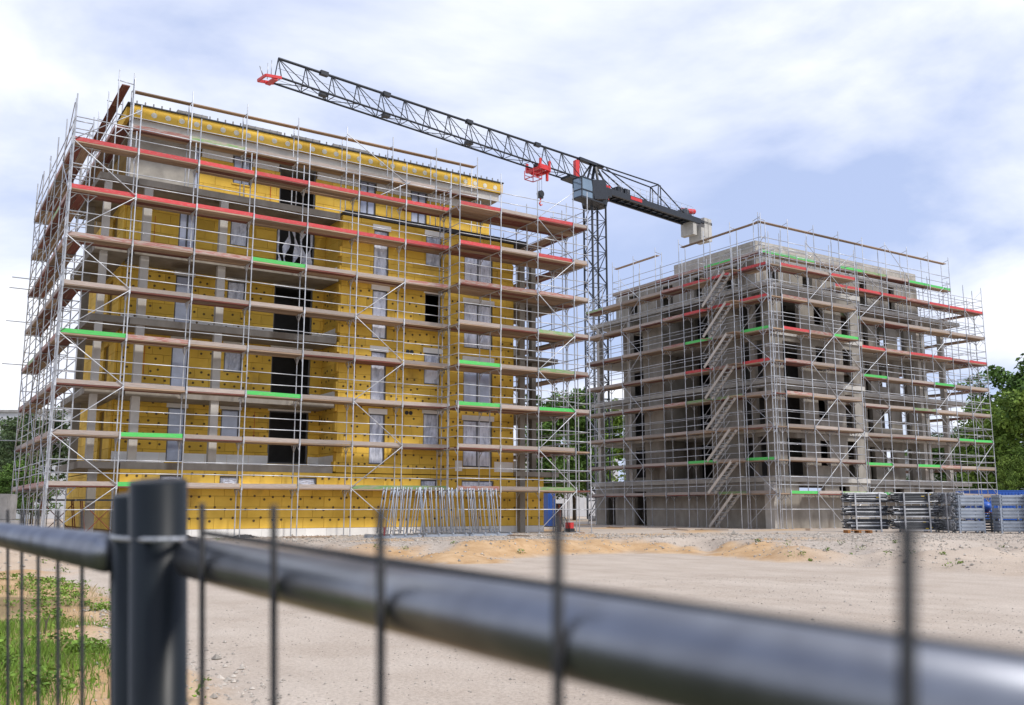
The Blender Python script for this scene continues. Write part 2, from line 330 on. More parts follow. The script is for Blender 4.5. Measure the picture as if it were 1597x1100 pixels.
mb = MB(); mb.box(UL,UL+.3,VB+T+.3,15,G0,2.72); mb.box(UL,UL+.3,VR+T+.25,15,2.75,18.2); side = mb.build('side_wall', 'insulation_wall', yb)
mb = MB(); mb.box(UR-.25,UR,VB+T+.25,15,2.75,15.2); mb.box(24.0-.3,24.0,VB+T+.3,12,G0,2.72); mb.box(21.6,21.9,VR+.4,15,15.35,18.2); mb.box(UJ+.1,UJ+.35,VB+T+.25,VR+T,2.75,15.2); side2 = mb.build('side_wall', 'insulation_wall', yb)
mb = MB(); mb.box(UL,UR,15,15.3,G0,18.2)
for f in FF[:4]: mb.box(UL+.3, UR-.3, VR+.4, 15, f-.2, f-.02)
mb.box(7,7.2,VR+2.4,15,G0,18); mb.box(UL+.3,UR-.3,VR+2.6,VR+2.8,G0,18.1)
mb.build('inner_wall', 'interior', yb)  # dark box core added so the openings stay opaque and dark
# boards
boards = []   # (dist, parent, axis, rect, plane)
def board_grid(parent, axis, plane, sgn, rect, holes, dx=1.0, dz=0.47, seed=0):
    r = random.Random(seed); a0, a1, z0, z1 = rect; row = 0; z = z0
    while z < z1-0.03:
        zt = min(z+dz, z1); a = a0 - (0.5*dx if row % 2 else 0) - r.uniform(0,.2)
        while a < a1:
            b_ = (max(a,a0)+.007, min(a+dx,a1)-.007, z+.007, zt-.007)
            if b_[1]-b_[0] > .05:
                for q in subtract(b_, holes):
                    if q[1]-q[0] > .02 and q[3]-q[2] > .02:
                        pr = r.uniform(0, .014)
                        if axis == 'v': bb = (q[0],q[1],plane-pr,plane+T-.004,q[2],q[3])
                        else: bb = (plane-pr,plane+T-.004,q[0],q[1],q[2],q[3])
                        c0 = ((bb[0]+bb[1])/2-CU)**2+((bb[2]+bb[3])/2-CV)**2
                        boards.append((c0*1.0/((q[1]-q[0])*(q[3]-q[2])+.05), parent, bb))
            a += dx
        z = zt; row += 1
board_grid(front_wall, 'v', VB, 1, (UJ,UR,2.75,15.2), blockH, seed=1)
board_grid(loggia_wall, 'v', VR, 1, (UL,UJ,2.75,15.2), recH, seed=2)
board_grid(base_wall, 'v', VB, 1, (UL,24.0,.22,2.72), baseH, seed=3)
board_grid(top_wall, 'v', VR, 1, (UL+2.9,21.9,15.35,17.55), penH, seed=4)
board_grid(side2, 'u', UJ, 1, (VB+T,VR,2.75,15.2), [], seed=5)
board_grid(side, 'u', UL-T, 1, (VR+T,15,2.75,15.2), [(5,6.2,f+.1,f+2.4) for f in FF[:4]]+[(8.5,9.4,f+.1,f+2.4) for f in FF[:4]], seed=6)
board_grid(side, 'u', UL-T, 1, (VB+T,15,.22,2.72), [], seed=7)
boards.sort(key=lambda q: q[0])
for d, par, bb in boards[:300]: bx('insulation_board', *bb, 'insulation', par)
rest = MB()
for d, par, bb in boards[300:]: rest.box(*bb)
rest.build('insulation_boards', 'insulation', yb, kind='stuff')
# toothed corner of the block, dowels
for f in range(13):
    z = 2.8+f*.94
    if z < 14.6: bx('insulation_board', UJ-.11, UJ-.004, VB+.002, VB+.3, z, z+.46, 'insulation', front_wall)
dw = MB()
def dowels(a0, a1, z0, z1, holes, plane, axis='v', seed=0):
    r = random.Random(seed); z = z0+.23; k = 0
    while z < z1:
        a = a0+.2+(.22 if k % 2 else 0)
        while a < a1-.1:
            aa, zz = a+r.uniform(-.11,.11), z+r.uniform(-.08,.08)
            if not any(h[0]-.08 < aa < h[1]+.08 and h[2]-.08 < zz < h[3]+.3 for h in holes) and r.random() < .88:
                if axis == 'v': dw.disc((aa,plane-.002,zz),(0,-1,0),.055,8,.022)
                else: dw.disc((plane-.002,aa,zz),(-1,0,0),.055,8,.022)
            a += .45
        z += .47; k += 1
dowels(UJ,UR,2.9,11.9,blockH,VB,seed=1); dowels(UL,UJ,3.7,11.9,recH,VR,seed=2); dowels(UL,24,.4,2.7,baseH,VB,seed=3); dowels(VB+.2,VR,3.7,11.9,[],UJ,'u',seed=4)
dw.build('fixing_dowels', 'dowel', yb, kind='stuff')
# white plinth boards, white floor strips
for i in range(21):
    a = UL+i*1.01; bx('plinth_board', a+.004, min(a+1.01,24)-.004, VB-.005-random.uniform(0,.01), VB+T-.004, G0-.1, .214, 'white_board', base_wall)
for f in FF[:4]:
    a = UL
    while a < UJ-.1:
        for q in subtract((a+.004, min(a+1.0,UJ)-.004, f-.02, f+.5), recH): bx('floor_strip', q[0], q[1], VR-.02, VR-.003-.014, q[2], q[3], 'white_board', loggia_wall) if q[1]-q[0] > .05 else None
        a += 1.0
    bx('floor_strip', UJ-.035, UJ-.018, VB+.35, VR-.03, f-.02, f+.5, 'white_board', front_wall)
    if f < 9: bx('floor_strip', 18.6, 19.0, VB-.035, VB-.018, f-.1, f+.42, 'white_board', front_wall); bx('floor_strip', 20.9, 22.05, VB-.035, VB-.018, f-.1, f+.42, 'white_board', front_wall)
# windows
def window(par, a0, a1, z0, z1, pl, kind, box=True, mull=0, fr='frame_grey'):
    m = MB(); t = .07; d0, d1 = pl+.07, pl+.15
    m.box(a0,a0+t,d0,d1,z0,z1); m.box(a1-t,a1,d0,d1,z0,z1); m.box(a0+t,a1-t,d0,d1,z0,z0+t); m.box(a0+t,a1-t,d0,d1,z1-t,z1)
    for i in range(mull):
        x = a0+(a1-a0)*(i+1)/(mull+1); m.box(x-.04,x+.04,d0,d1,z0+t,z1-t)
    o = m.build('window', fr, par)
    if kind != 'open':
        p = MB()
        if kind == 'film':
            nxx, nzz = 6, 10; ww = []
            for j in range(nzz+1):
                for i in range(nxx+1):
                    ww.append((a0+t+(a1-a0-2*t)*i/nxx, d0+.035+random.uniform(-.03,.012), z0+t+(z1-z0-2*t)*j/nzz))
            p.v = ww; p.f = [(j*(nxx+1)+i, j*(nxx+1)+i+1, (j+1)*(nxx+1)+i+1, (j+1)*(nxx+1)+i) for j in range(nzz) for i in range(nxx)]
            p.build('plastic_film', 'film', o)
        else:
            p.box(a0+t,a1-t,d0+.03,d0+.05,z0+t,z1-t); p.build('pane', 'glass', o)
    if box: bx('shutter_box', a0-.08, a1+.08, pl-.045, pl-.017, z1-.02, z1+.24, 'white_board', o)
    bx('sill', a0-.05, a1+.05, pl-.06, pl+.068, z0-.06, z0-.005, 'insulation', o)
    return o
for k, f in enumerate(FF[:4]):
    up = k < 3
    window(front_wall, 13.9,14.72,f+.12,f+2.55,VB,'film',True,0); window(front_wall,16.78,17.7,f+1.12,f+2.72,VB,'open' if k == 2 else 'film',True,0)
    window(front_wall, 19.05,20.8,f+.12,f+2.5,VB,'glass' if k == 1 else 'film',True,1)
    window(loggia_wall, 5.08,5.86,f+.1,f+2.55,VR,'glass',up,0 if k < 3 else 1); window(loggia_wall,7.45,8.32,f+1.28,f+2.6,VR,'film' if k else 'glass',up,0)
    window(loggia_wall, 9.72,11.68,f+.14,f+2.66,VR,'open',up,0)
for q, kd, mu in zip(penH, ('glass','glass','open','glass','glass'), (1,1,0,1,1)): window(top_wall, *q, VR, kd, False, mu)
for q in baseH: window(base_wall, *q, VB, 'film', False, 0)
# torn film strips in one opening
m = MB()
for i in range(5):
    x = 9.85+i*.42; n0 = len(m.v)
    for j in range(9):
        z = 12.4+j*.28; ww = .10+.08*math.sin(j*1.3+i); o = .12*math.sin(j*.8+i*2)
        m.v += [(x+o-ww, VR+.1+random.uniform(-.04,.04), z), (x+o+ww, VR+.1+random.uniform(-.04,.04), z)]
    m.f += [(n0+2*j, n0+2*j+1, n0+2*j+3, n0+2*j+2) for j in range(8)]
m.build('torn_film', 'film', loggia_wall)
# slabs, columns
for f in FF:
    m = MB(); m.box(UL+.02,UJ-.12,1.18,VR-.03,f-.33,f-.04); m.box(1.25,UL-.1,1.18,8.0,f-.33,f-.04); m.build('balcony_slab', 'concrete', yb)
    if f < 15:
        m = MB(); m.box(22.1,24.75,.75,5.6,f-.30,f-.06); m.build('balcony_slab', 'concrete', yb)
        bx('balcony_upstand', 22.15, 22.5, 1.2, 1.5, f-.05, f+.5, 'white_board', yb)
for i, f in enumerate(FF[:4]):
    z0, z1 = f-.04, FF[i+1]-.33
    for cu in (3.12, 6.42): bx('column', cu, cu+.34, 1.3, 1.6, z0, z1, 'concrete_light', yb)
    bx('column', 1.5, 1.78, 1.3, 1.6, z0, z1, 'concrete_light', yb); bx('column', 1.5, 1.8, 5.6, 5.9, z0, z1, 'concrete', yb)
    bx('column', 23.4, 23.68, 1.3, 1.6, f-.06, FF[i+1]-.30, 'concrete', yb); bx('column', 23.9, 24.2, 5.0, 5.3, f-.06, FF[i+1]-.30, 'concrete', yb)
bx('column', 1.65, 1.98, 1.3, 1.6, G0-.1, 2.72, 'concrete', yb); bx('column', 22.3, 22.62, .78, 1.05, G0-.1, 14.9, 'concrete', yb)
# terrace edge of the block, upper storey, roof
bx('terrace_edge', UJ+.1, 22.9, VB-.1, VR-.03, 15.22, 15.45, 'dark_band', yb)
bx('top_storey_blockwork', UL, UL+2.88, VR-.01, VR+T, 15.36, 18.2, 'blockwork', yb)
for a0, a1 in ((5.95,7.4),(8.4,9.7),(11.7,14.0),(15.0,16.95),(18.0,21.9)): bx('top_storey_blockwork', a0, a1, VR-.012, VR+T, 17.56, 18.2, 'white_board', yb)
roof = bx('roof_fascia', 2.6, 21.9, 2.3, 15.2, 17.95, 18.36, 'concrete_light', yb)
i = 0; a = 2.5
while a < 22.05:
    bx('cornice_board', a+.004, min(a+1,22.05)-.004, 2.14, 2.3, 18.37, 18.93, 'insulation', yb); a += 1.0
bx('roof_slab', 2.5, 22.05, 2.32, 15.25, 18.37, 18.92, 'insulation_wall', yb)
a = 2.5
while a < 15.2:
    bx('cornice_board', 2.34, 2.495, a, min(a+1,15.2)-.008, 18.37, 18.93, 'insulation', yb); a += 1.0
m = MB(); m.box(2.3,22.1,2.08,2.3,18.945,19.0); m.box(2.3,2.5,2.3,15.2,18.945,19.0); m.build('roof_edge', 'dark_band', yb)
m = MB(); a = 2.8
while a < 22:
    m.disc((a,2.138,18.62),(0,-1,0),.13,10,.012); a += .62+random.uniform(-.05,.05)
m.build('cornice_dowels', 'dowel_white', yb, kind='stuff')
m = MB(); a = 2.7
while a < 22:
    m.tube((a,2.2,19.0),(a,2.2,19.17),.035,6); a += .36
m.build('roof_anchors', 'concrete_block', yb, kind='stuff')
for a0, a1, wh in ((4.6,6.0,'the narrow top window by the blank wall'),(7.7,9.6,'the small square top window'),(12.3,14.3,'the narrow top window past the dark opening'),(10.2,11.6,'the wide dark top opening')):
    tag(bx('roof_bundle', a0, a1, 2.8, 3.6, 18.925, 19.42, 'concrete_block'), 'grey packed bundle lying on the roof above ' + wh, 'bundle', 'grey bundles on the roof')
m = MB()
for (x, pl, z0, z1) in ((4.0,VR,12.5,14.3),(3.9,VR,6.9,8.4),(13.05,VB,3.5,9.0),(9.3,VR,15.5,17.4),(9.0,VR,4.1,5.6)): m.box(x,x+.02,pl-.03,pl-.018,z0,z1)
m.build('red_marking', 'red_mark', yb)
m = MB()
for z in (5.98, 9.02):
    for x in (15.85, 16.07): m.disc((x,VB-.005,z-.25),(0,-1,0),.1,12,.04)
m.build('vent_hole', 'black_plastic', yb)
# ------------------------------------------------------------------ scaffolding
TOEM = {'R':'toe_red','r':'toe_faded','G':'toe_green','g':'toe_palegreen','w':'toe_grey'}
def frame_mesh(wd):
    key = ('fr', round(wd,3))
    if key not in CACHE:
        m = MB(); m.tube((0,0,-.09),(0,wd,-.09),.024,6); m.tube((0,.3,-.1),(0,.02,-.4),.02,5); m.tube((0,wd-.3,-.1),(0,wd-.02,-.4),.02,5)
        if wd < 1 and wd > .7: m.tube((0,wd,-.09),(0,wd+.34,-.09),.022,6); m.tube((0,wd+.3,-.1),(0,wd,-.42),.018,5)
        m.box(-.035,.035,-.035,.035,-.14,.05); m.box(-.035,.035,wd-.035,wd+.035,-.14,.02); m.box(-.03,.03,-.04,-.025,.02,.17)
        CACHE[key] = m.mesh('transom', 'steel')
    return CACHE[key]
def scaffold(name, label, P, a, n, S, levels, zt, toes=None, wd=.73, planks=2, braces=(), zbot=None, rails=(.5,1.0), seed=0, inner_top=None, back=False, wr=0.3, ends=(True,True), noplank=(), group=None, mids=False, console=False):
    r = random.Random(seed); A = Vector((a[0],a[1],0)); Nn = Vector((n[0],n[1],0)); P0 = Vector((P[0],P[1],0))
    root = thing(name, label, 'scaffold', (P[0],P[1],0), group=group)
    loc = lambda s, d, z: A*s + Nn*d + ZUP*z
    rz = math.atan2(Nn.y, Nn.x) - math.pi/2
    gb = []
    for s in S:
        row = []
        for d in ((0, wd/2, wd) if mids else (0, wd)):
            w_ = P0+loc(s,d,0); z0 = zbot if zbot is not None else gz(w_.x, w_.y)+.02
            top = zt if d == 0 else (inner_top or zt-1.0)
            rod('standard', loc(s,d,z0), loc(s,d,top+r.uniform(-.06,.06)), .027, 'steel', root)
            if zbot is None: bx('base_plate', *(v for q in zip(loc(s,d,z0)-Vector((.08,.08,.012)), loc(s,d,z0)+Vector((.08,.08,.012))) for v in q), 'steel', root)
            row.append(z0)
        gb.append(row)
        for z in levels:
            o = link('transom', frame_mesh(wd), root); o.location = loc(s,0,z); o.rotation_euler = (0,0,rz)
    if zbot is None:
        for i in range(len(S)-1):
            rod('guardrail', loc(S[i],0,1.05), loc(S[i+1],0,1.05), .0215, 'steel', root, 6)
    for j, z in enumerate(levels):
        for i in range(len(S)-1):
            s0, s1 = S[i], S[i+1]
            if (j,i) in noplank: continue
            pw = wd/planks
            for p in range(planks):
                m_ = 'wood_red' if r.random() < wr else 'wood'; dz = r.uniform(-.008,.008)
                d = pw*(p+.5); slab('deck_plank', loc(s0+.02,d,z-.035+dz), loc(s1-.02,d,z-.035+dz+r.uniform(-.006,.006)), pw-.02, .065, m_, root)
            if console and r.random() < .9: slab('deck_plank', loc(s0+.02,wd+.19,z-.035), loc(s1-.02,wd+.19,z-.035+r.uniform(-.01,.01)), .3, .065, 'wood_red' if r.random() < wr else 'wood', root)
            c = toes(j,i,r) if toes else 'w'
            if c and c != '-': slab('toe_board', loc(s0+.03,.02,z+.07+r.uniform(-.012,.02)), loc(s1-.03+r.uniform(-.05,.08),.02,z+.07+r.uniform(-.012,.025)), .034, .17, TOEM[c], root)
            for h in rails: rod('guardrail', loc(s0,0,z+h+r.uniform(-.02,.02)), loc(s1,0,z+h+r.uniform(-.02,.02)), .0215, 'steel', root, 6)
            if back: rod('guardrail', loc(s0,wd,z+1.0), loc(s1,wd,z+1.0), .0215, 'steel', root, 6)
    for e, s in ((0,S[0]),(1,S[-1])):
        if ends[e]:
            for z in levels:
                for h in rails: rod('guardrail', loc(s,0,z+h), loc(s,wd,z+h), .0215, 'steel', root, 6)
    zl = ([gb[0][0]+.1] if zbot is None else []) + list(levels) + ([zt-.2] if zbot is None else [])
    for (i, ph, *mx_) in braces:
        for j in range(len(zl)-1):
            if mx_ and j >= mx_[0]: continue
            if i+1 >= len(S): continue
            sa, sb = (S[i],S[i+1]) if (j+ph) % 2 else (S[i+1],S[i])
            rod('brace', loc(sa,-.04,zl[j]+.05), loc(sb,-.04,zl[j+1]-.02), .021, 'steel', root, 6)
    return root
LV = [2.0*k for k in range(1,9)]
def table(rows, filler='wwwrwwg'):
    def f(j, i, r):
        row = rows[j] if j < len(rows) else ''
        return row[i] if i < len(row) and row[i] != '?' else r.choice(filler)
    return f
bay = 2.515
front = scaffold('scaffold', 'long scaffold with red toe boards across the front of the yellow block', (0,0), (1,0), (0,1), [bay*i for i in range(8)], LV, 18.05,
    table(['wGwwwgg','wGwwwww','wwwGwww','Grwwwww','wwwwwww','rrrGwwr','RRRRRRR','RRRRRRR']), wd=.73, planks=2, braces=((0,1,99),(5,0,6)), seed=1, console=True, back=False, inner_top=17.2)
scaffold('scaffold', 'deep scaffold bay stepped out around the right corner of the yellow block', (17.2,-1.38), (1,0), (0,1), [.15,2.55,4.8,7.1,8.05], LV, 18.05,
    table(['rwg-','www-','GwGw','Gwgw','wwgw','rrrw','RwRw','RwRw']), wd=2.05, planks=5, braces=((2,1),), seed=2, inner_top=17.1, mids=True)
scaffold('scaffold', 'scaffold running back along the left end wall of the yellow block', (0.02,.45), (0,1), (1,0), [2.57*i for i in range(6)], LV, 18.0,
    table([], 'wwwrrgw'), wd=.73, planks=2, braces=((0,0),(2,1),(4,0)), seed=3, back=True, wr=.4, inner_top=17.3)
scaffold('scaffold', 'scaffold running back along the right end of the yellow block', (25.3,.6), (0,1), (-1,0), [2.57*i for i in range(6)], LV, 18.0,
    table([], 'wwrrgw'), wd=.9, planks=3, braces=((1,0),(3,1)), seed=4, back=True, inner_top=17.4)
# upper tier on the terrace
t5 = 15.45
terr = scaffold('scaffold', 'upper scaffold tier standing on the terrace of the yellow block', (2.4,1.25), (1,0), (0,1), [2.5*i for i in range(8)], [17.5], 19.75,
    table(['rgwwwww'], 'w'), wd=.62, planks=2, zbot=15.0, rails=(.5,), seed=5, inner_top=19.4, braces=())
for i in range(7): slab('deck_plank', (2.5*i+.02, .3, 19.28), (2.5*i+2.48, .3, 19.28), .30, .045, 'wood', terr)
for i in range(8): rod('transom', (2.5*i,0,19.3), (2.5*i,.62,19.4), .022, 'steel', terr, 6)
rod('brace', (10,-.03,19.4), (13.3,-.03,17.5), .021, 'steel', terr); rod('brace', (13.5,-.03,17.6), (11.2,-.03,16.2), .021, 'steel', terr)
tl = scaffold('scaffold', 'upper scaffold tier on the terrace above the left end wall', (1.75,1.3), (0,1), (1,0), [2.5*i for i in range(5)], [17.5], 20.0,
    table(['rrrr'],'r'), wd=.62, planks=2, zbot=15.0, rails=(.5,), seed=6, inner_top=20.0, wr=.6)
for i in range(4): slab('deck_plank', (.3,2.5*i+.02,19.4), (.3,2.5*i+2.48,19.4), .34, .045, 'wood_red', tl)
for i in range(5): rod('transom', (-.06,2.5*i,19.55), (.62,2.5*i,19.5), .022, 'steel', tl, 6)
# loose tubes sticking out of the left row
for i, (v, z) in enumerate(((12.0,12.6),(13.2,12.3),(13.4,10.6),(13.6,8.4),(13.7,4.5))):
    rod('tie_tube', (-.9-.02,v-.45,z), (.75,v-.45,z), .024, 'steel', [o for o in bpy.data.objects if o.name == 'scaffold.002'][0])
# grey building scaffolds
SL = [0,2.35,4.8,7.5,9.7,12.0,14.1,16.3,18.4]
scaffold('scaffold', 'scaffold along the shaded long side of the grey concrete block', (39.05,-1.4), (0,1), (1,0), SL, LV, 18.0,
    table(['wgwwwwww','GwGwwwww','wwwwwwww','wggrwwww','RrRwwwww','GwGrwwww','RRRrwwww','RRRrwwwg']), wd=.73, planks=2, braces=((0,0),(5,1),(7,0)), seed=11, console=True, back=True, inner_top=17.0)
scaffold('scaffold', 'scaffold across the windowed front of the grey concrete block by its corner', (39.05,-1.62), (1,0), (0,1), [0,.98,3.4,5.65,8.15], LV, 18.0,
    table(['-Gwg','-ww?','-w?w','-rww','-rww','-RrG','-rww','-RwR']), wd=.73, planks=2, braces=((2,0),(3,1)), seed=12, console=True, back=True, inner_top=17.2)
scaffold('scaffold', 'scaffold across the balcony side of the grey concrete block', (47.4,.2), (1,0), (0,1), [0,2.45,5.1,7.85,10.5,13.0,15.0,17.4], LV[:8], 18.0,
    table(['gGgwwww','GGwGrww','wwwwwGG','wwwgwww','wGwwGww','RRrRRrR','gwwwwww','RRRrRRR']), wd=.73, planks=2, braces=((1,0),(4,1),(6,1)), seed=13, console=True, back=True, inner_top=17.2)
scaffold('scaffold', 'scaffold running back along the far balcony end of the grey block', (64.8,.95), (0,1), (-1,0), [2.5*i for i in range(4)], LV[:8], 18.0,
    table([],'wwr'), wd=.8, planks=2, braces=((1,0),), seed=14, inner_top=17.2, back=True)
g1 = scaffold('scaffold', 'upper scaffold tier on the grey roof terrace above the long side', (40.55,.5), (0,1), (1,0), [2.5*i for i in range(7)], [17.4], 20.0,
    table(['wGrrwww'],'wg'), wd=.62, planks=2, zbot=15.0, rails=(.5,1.0), seed=15, inner_top=19.7)
for i in range(6):
    if i != 3: slab('deck_plank', (.3,2.5*i+.02,19.5), (.3,2.5*i+2.48,19.5), .3, .045, 'wood', g1)
for i in range(7): rod('transom', (0,2.5*i,19.7), (.62,2.5*i,19.6), .022, 'steel', g1, 6)
g2 = scaffold('scaffold', 'upper scaffold tier on the grey roof terrace above the windowed front', (40.6,.35), (1,0), (0,1), [2.55*i for i in range(9)], [17.4], 20.0,
    table(['GGwGgwGG'],'wg'), wd=.62, planks=2, zbot=15.0, rails=(.5,1.0), seed=16, inner_top=19.7)
for i in range(8): slab('deck_plank', (2.55*i+.02,.3,19.5), (2.55*i+2.53,.3,19.5), .3, .045, 'wood', g2)
for i in range(9): rod('transom', (2.55*i,0,19.75), (2.55*i,.62,19.6), .022, 'steel', g2, 6)
rod('brace', (12.75,-.03,19.8), (15.3,-.03,17.6), .021, 'steel', g2)
# stair tower
st = thing('scaffold_stair', 'scaffold stair tower zigzagging up the shaded side of the grey block', 'stairs', (38.15,.6,0))
for (du, dv_) in ((0,0),(0,3.0),(.75,0),(.75,3.0)):
    rod('standard', (du,dv_,-.15), (du,dv_,17.4), .0245, 'steel', st)
for k in range(8):
    z0, z1 = (2.0*k if k else -.1), 2.0*(k+1); a, b_ = 2.85, .75
    for du in (.08, .68): slab('stringer', (du,a,z0+.06), (du,b_,z1-.02), .045, .17, 'alu_stair', st)
    for q in range(1,9):
        t_ = q/9; slab('stair_tread', (.1,a+(b_-a)*t_,z0+(z1-z0)*t_), (.66,a+(b_-a)*t_,z0+(z1-z0)*t_), .2, .03, 'steel', st)
    bx('landing', 0, .75, .02, .75, z1-.06, z1-.01, 'wood', st); bx('landing', 0, .75, 2.85, 3.0, z1-.06, z1-.01, 'wood', st)
    rod('handrail', (.04,a,z0+1.0), (.04,b_,z1+.95), .017, 'steel', st, 6); rod('handrail', (.04,a,z0+.5), (.04,b_,z1+.45), .017, 'steel', st, 6)
    rod('handrail', (.04,b_,z1+.95), (.04,.03,z1+.95), .017, 'steel', st, 6)
    rod('handrail', (0,0,z1+1.0), (.75,0,z1+1.0), .017, 'steel', st, 6); rod('handrail', (0,3.0,z1+1.0), (.75,3.0,z1+1.0), .017, 'steel', st, 6); rod('handrail', (0,3.0,z1+.5), (.75,3.0,z1+.5), .017, 'steel', st, 6)
# ------------------------------------------------------------------ grey building
gbd = thing('concrete_building', 'bare grey concrete apartment block shell with dark window openings, behind scaffolding', 'building', (0,0,0))
U0, V0, U1, VF, UE = 40.2, -.4, 48.9, 2.3, 60.2
R0, R1 = 43.2, None
def storeys(par_name, fn):
    for i, f in enumerate(FF[:4]):
        m = MB(); fn(m, f-.02, FF[i+1]-.33); m.build(par_name, 'concrete', gbd)
def near_front(m, z0, z1): wall(m,'v',V0,V0+.28,(U0+.28,U1,z0,z1),[(41.3,42.95,z0+.1,z0+2.42),(44.4,45.35,z0+.75,z0+2.35),(47.05,48.0,z0+.08,z0+2.4)])
storeys('front_wall', near_front)
def left_side(m, z0, z1):
    wall(m,'u',U0,U0+.28,(V0,5.0,z0,z1),[(.3,2.2,z0-1,z0+2.5)])
    m.box(U0+.03,U0+.33,1.02,1.42,z0,z0+2.5)
    wall(m,'u',R0,R0+.28,(5.0,9.6,z0,z1),[(5.25,9.35,z0+.03,z0+2.55)])
    m.box(U0+.28,R0,4.72,5.0,z0,z1); m.box(U0,R0+.28,9.6,11.7,z0,z1)
    wall(m,'u',R0,R0+.28,(11.7,17.6,z0,z1),[(11.85,14.2,z0+.03,z0+2.55),(14.6,16.6,z0+.4,z0+2.5)])
storeys('side_wall', left_side)
def far_front(m, z0, z1):
    wall(m,'v',VF,VF+.28,(U1+.28,UE,z0,z1),[(52.9,53.5,z0+.05,z0+2.4),(54.5,55.6,z0+.7,z0+2.35),(56.85,57.7,z0+.05,z0+2.35),(58.6,59.2,z0+.05,z0+2.4)])
    m.box(U1,U1+.28,V0+.28,VF+.28,z0,z1); m.box(UE-.28,UE,6.2,11,z0,z1)
storeys('recessed_wall', far_front)
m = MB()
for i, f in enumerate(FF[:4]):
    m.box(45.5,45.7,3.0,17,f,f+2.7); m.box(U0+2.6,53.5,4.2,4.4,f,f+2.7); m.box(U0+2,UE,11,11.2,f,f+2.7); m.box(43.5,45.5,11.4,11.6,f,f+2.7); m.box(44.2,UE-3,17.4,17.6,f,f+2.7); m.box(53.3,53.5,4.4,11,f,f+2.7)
m.build('inner_wall', 'interior', gbd)  # dark core walls added to block light inside the shell
m = MB(); wall(m,'v',V0,V0+.3,(U0,U1,-.3,2.72),[(42.2,44.6,1.95,2.5),(46,47,1.95,2.5)]); m.build('base_wall','concrete',gbd)
m = MB(); wall(m,'u',U0,U0+.3,(V0+.3,17.6,-.3,2.72),[(15.2,16.4,-.2,2.2),(11.7,13.0,-.3,2.3)]); m.build('base_wall','concrete',gbd)
m = MB(); wall(m,'v',VF-.9,VF-.6,(U1,61.4,-.3,2.72),[(50.6,51.7,1.9,2.45),(54,55.2,1.9,2.45),(57.6,58.8,1.9,2.45)]); m.box(U1-.3,U1,V0+.3,VF-.6,-.3,2.72); m.box(61.1,61.4,VF-.6,11,-.3,2.72); m.box(U0+.3,61,17.3,17.6,-.3,2.72); m.build('base_wall','concrete',gbd)
bx('wall_pier', 39.92, 40.19, -.38, .35, -.25, 2.7, 'concrete_light', gbd)
for f in FF:
    m = MB(); m.box(U0-.12,U1+.1,V0-.12,17.8,f-.32,f-.03); m.box(U1+.1,63.4,VF-1.0,11.2,f-.32,f-.03); m.build('floor_slab', 'concrete_light', gbd)
for i, f in enumerate(FF[:4]):
    for (cu, cv) in ((57.9,1.4),(61.0,1.45),(61.2,6.0),(59.2,1.9)): bx('column', cu, cu+.36, cv, cv+.36, f-.03, FF[i+1]-.32, 'concrete_light', gbd)
    for cv in (16.9,13.2): bx('column', U0+.05, U0+.4, cv, cv+.35, f-.03, FF[i+1]-.32, 'concrete_light', gbd)
# top storey and block parapet
PU, PV = 41.9, 2.05
m = MB(); z0, z1 = 15.28, 17.55
wall(m,'v',PV,PV+.28,(PU,59.3,z0,z1),[(43,44,z0+.4,z0+2.1),(46.4,47.4,z0+.1,z0+2.1),(49.6,50.5,z0+.4,z0+2.1),(52.5,53.3,z0+.1,z0+2.1),(55.7,56.5,z0+.1,z0+2.1)])
wall(m,'u',PU,PU+.28,(PV+.28,16.8,z0,z1),[(3.6,5.0,z0+.3,z0+2.1),(7.2,8.0,z0+.3,z0+2.1),(10.2,11.6,z0,z0+2.1),(14.2,15.2,z0+.3,z0+2.1)])
m.box(59.02,59.3,PV+.28,11,z0,z1); m.box(PU+.28,59.02,10.8,11.0,z0,z1); m.box(PU+.28,44,16.6,16.8,z0,z1); m.box(44,44.2,PV+1,16.8,z0,z1); m.box(PU+.3,59,PV+2.2,PV+2.4,z0,z1)
m.build('top_storey_wall','concrete',gbd)
bx('roof_slab', PU+.02, 59.28, PV+.02, 16.7, 17.56, 17.78, 'concrete_light', gbd)
for k in range(4):
    z = 17.79+k*.245; a = PU-(.25 if k % 2 else 0)
    while a < 59.3:
        b0, b1 = max(a,PU)+.004, min(a+.5,59.3)-.004
        if b1-b0 > .05: bx('parapet_block', b0, b1, PV+random.uniform(-.008,.004), PV+.24, z, z+.238, 'blockwork', gbd)
        a += .5
    a = PV+.25-(.25 if k % 2 else 0)
    while a < 10.0:
        b0, b1 = max(a,PV+.25)+.004, min(a+.5,10.0)-.004
        if b1-b0 > .05: bx('parapet_block', PU+random.uniform(-.008,.004), PU+.24, b0, b1, z, z+.238, 'blockwork', gbd)
        a += .5
tag(bx('block_stack', 44.6,45.6,3.0,3.8,18.0,19.3,'blockwork'), 'pale stack of blocks rising above the grey parapet', 'block stack')
bpy.data.objects['block_stack'].location.z = 18.43
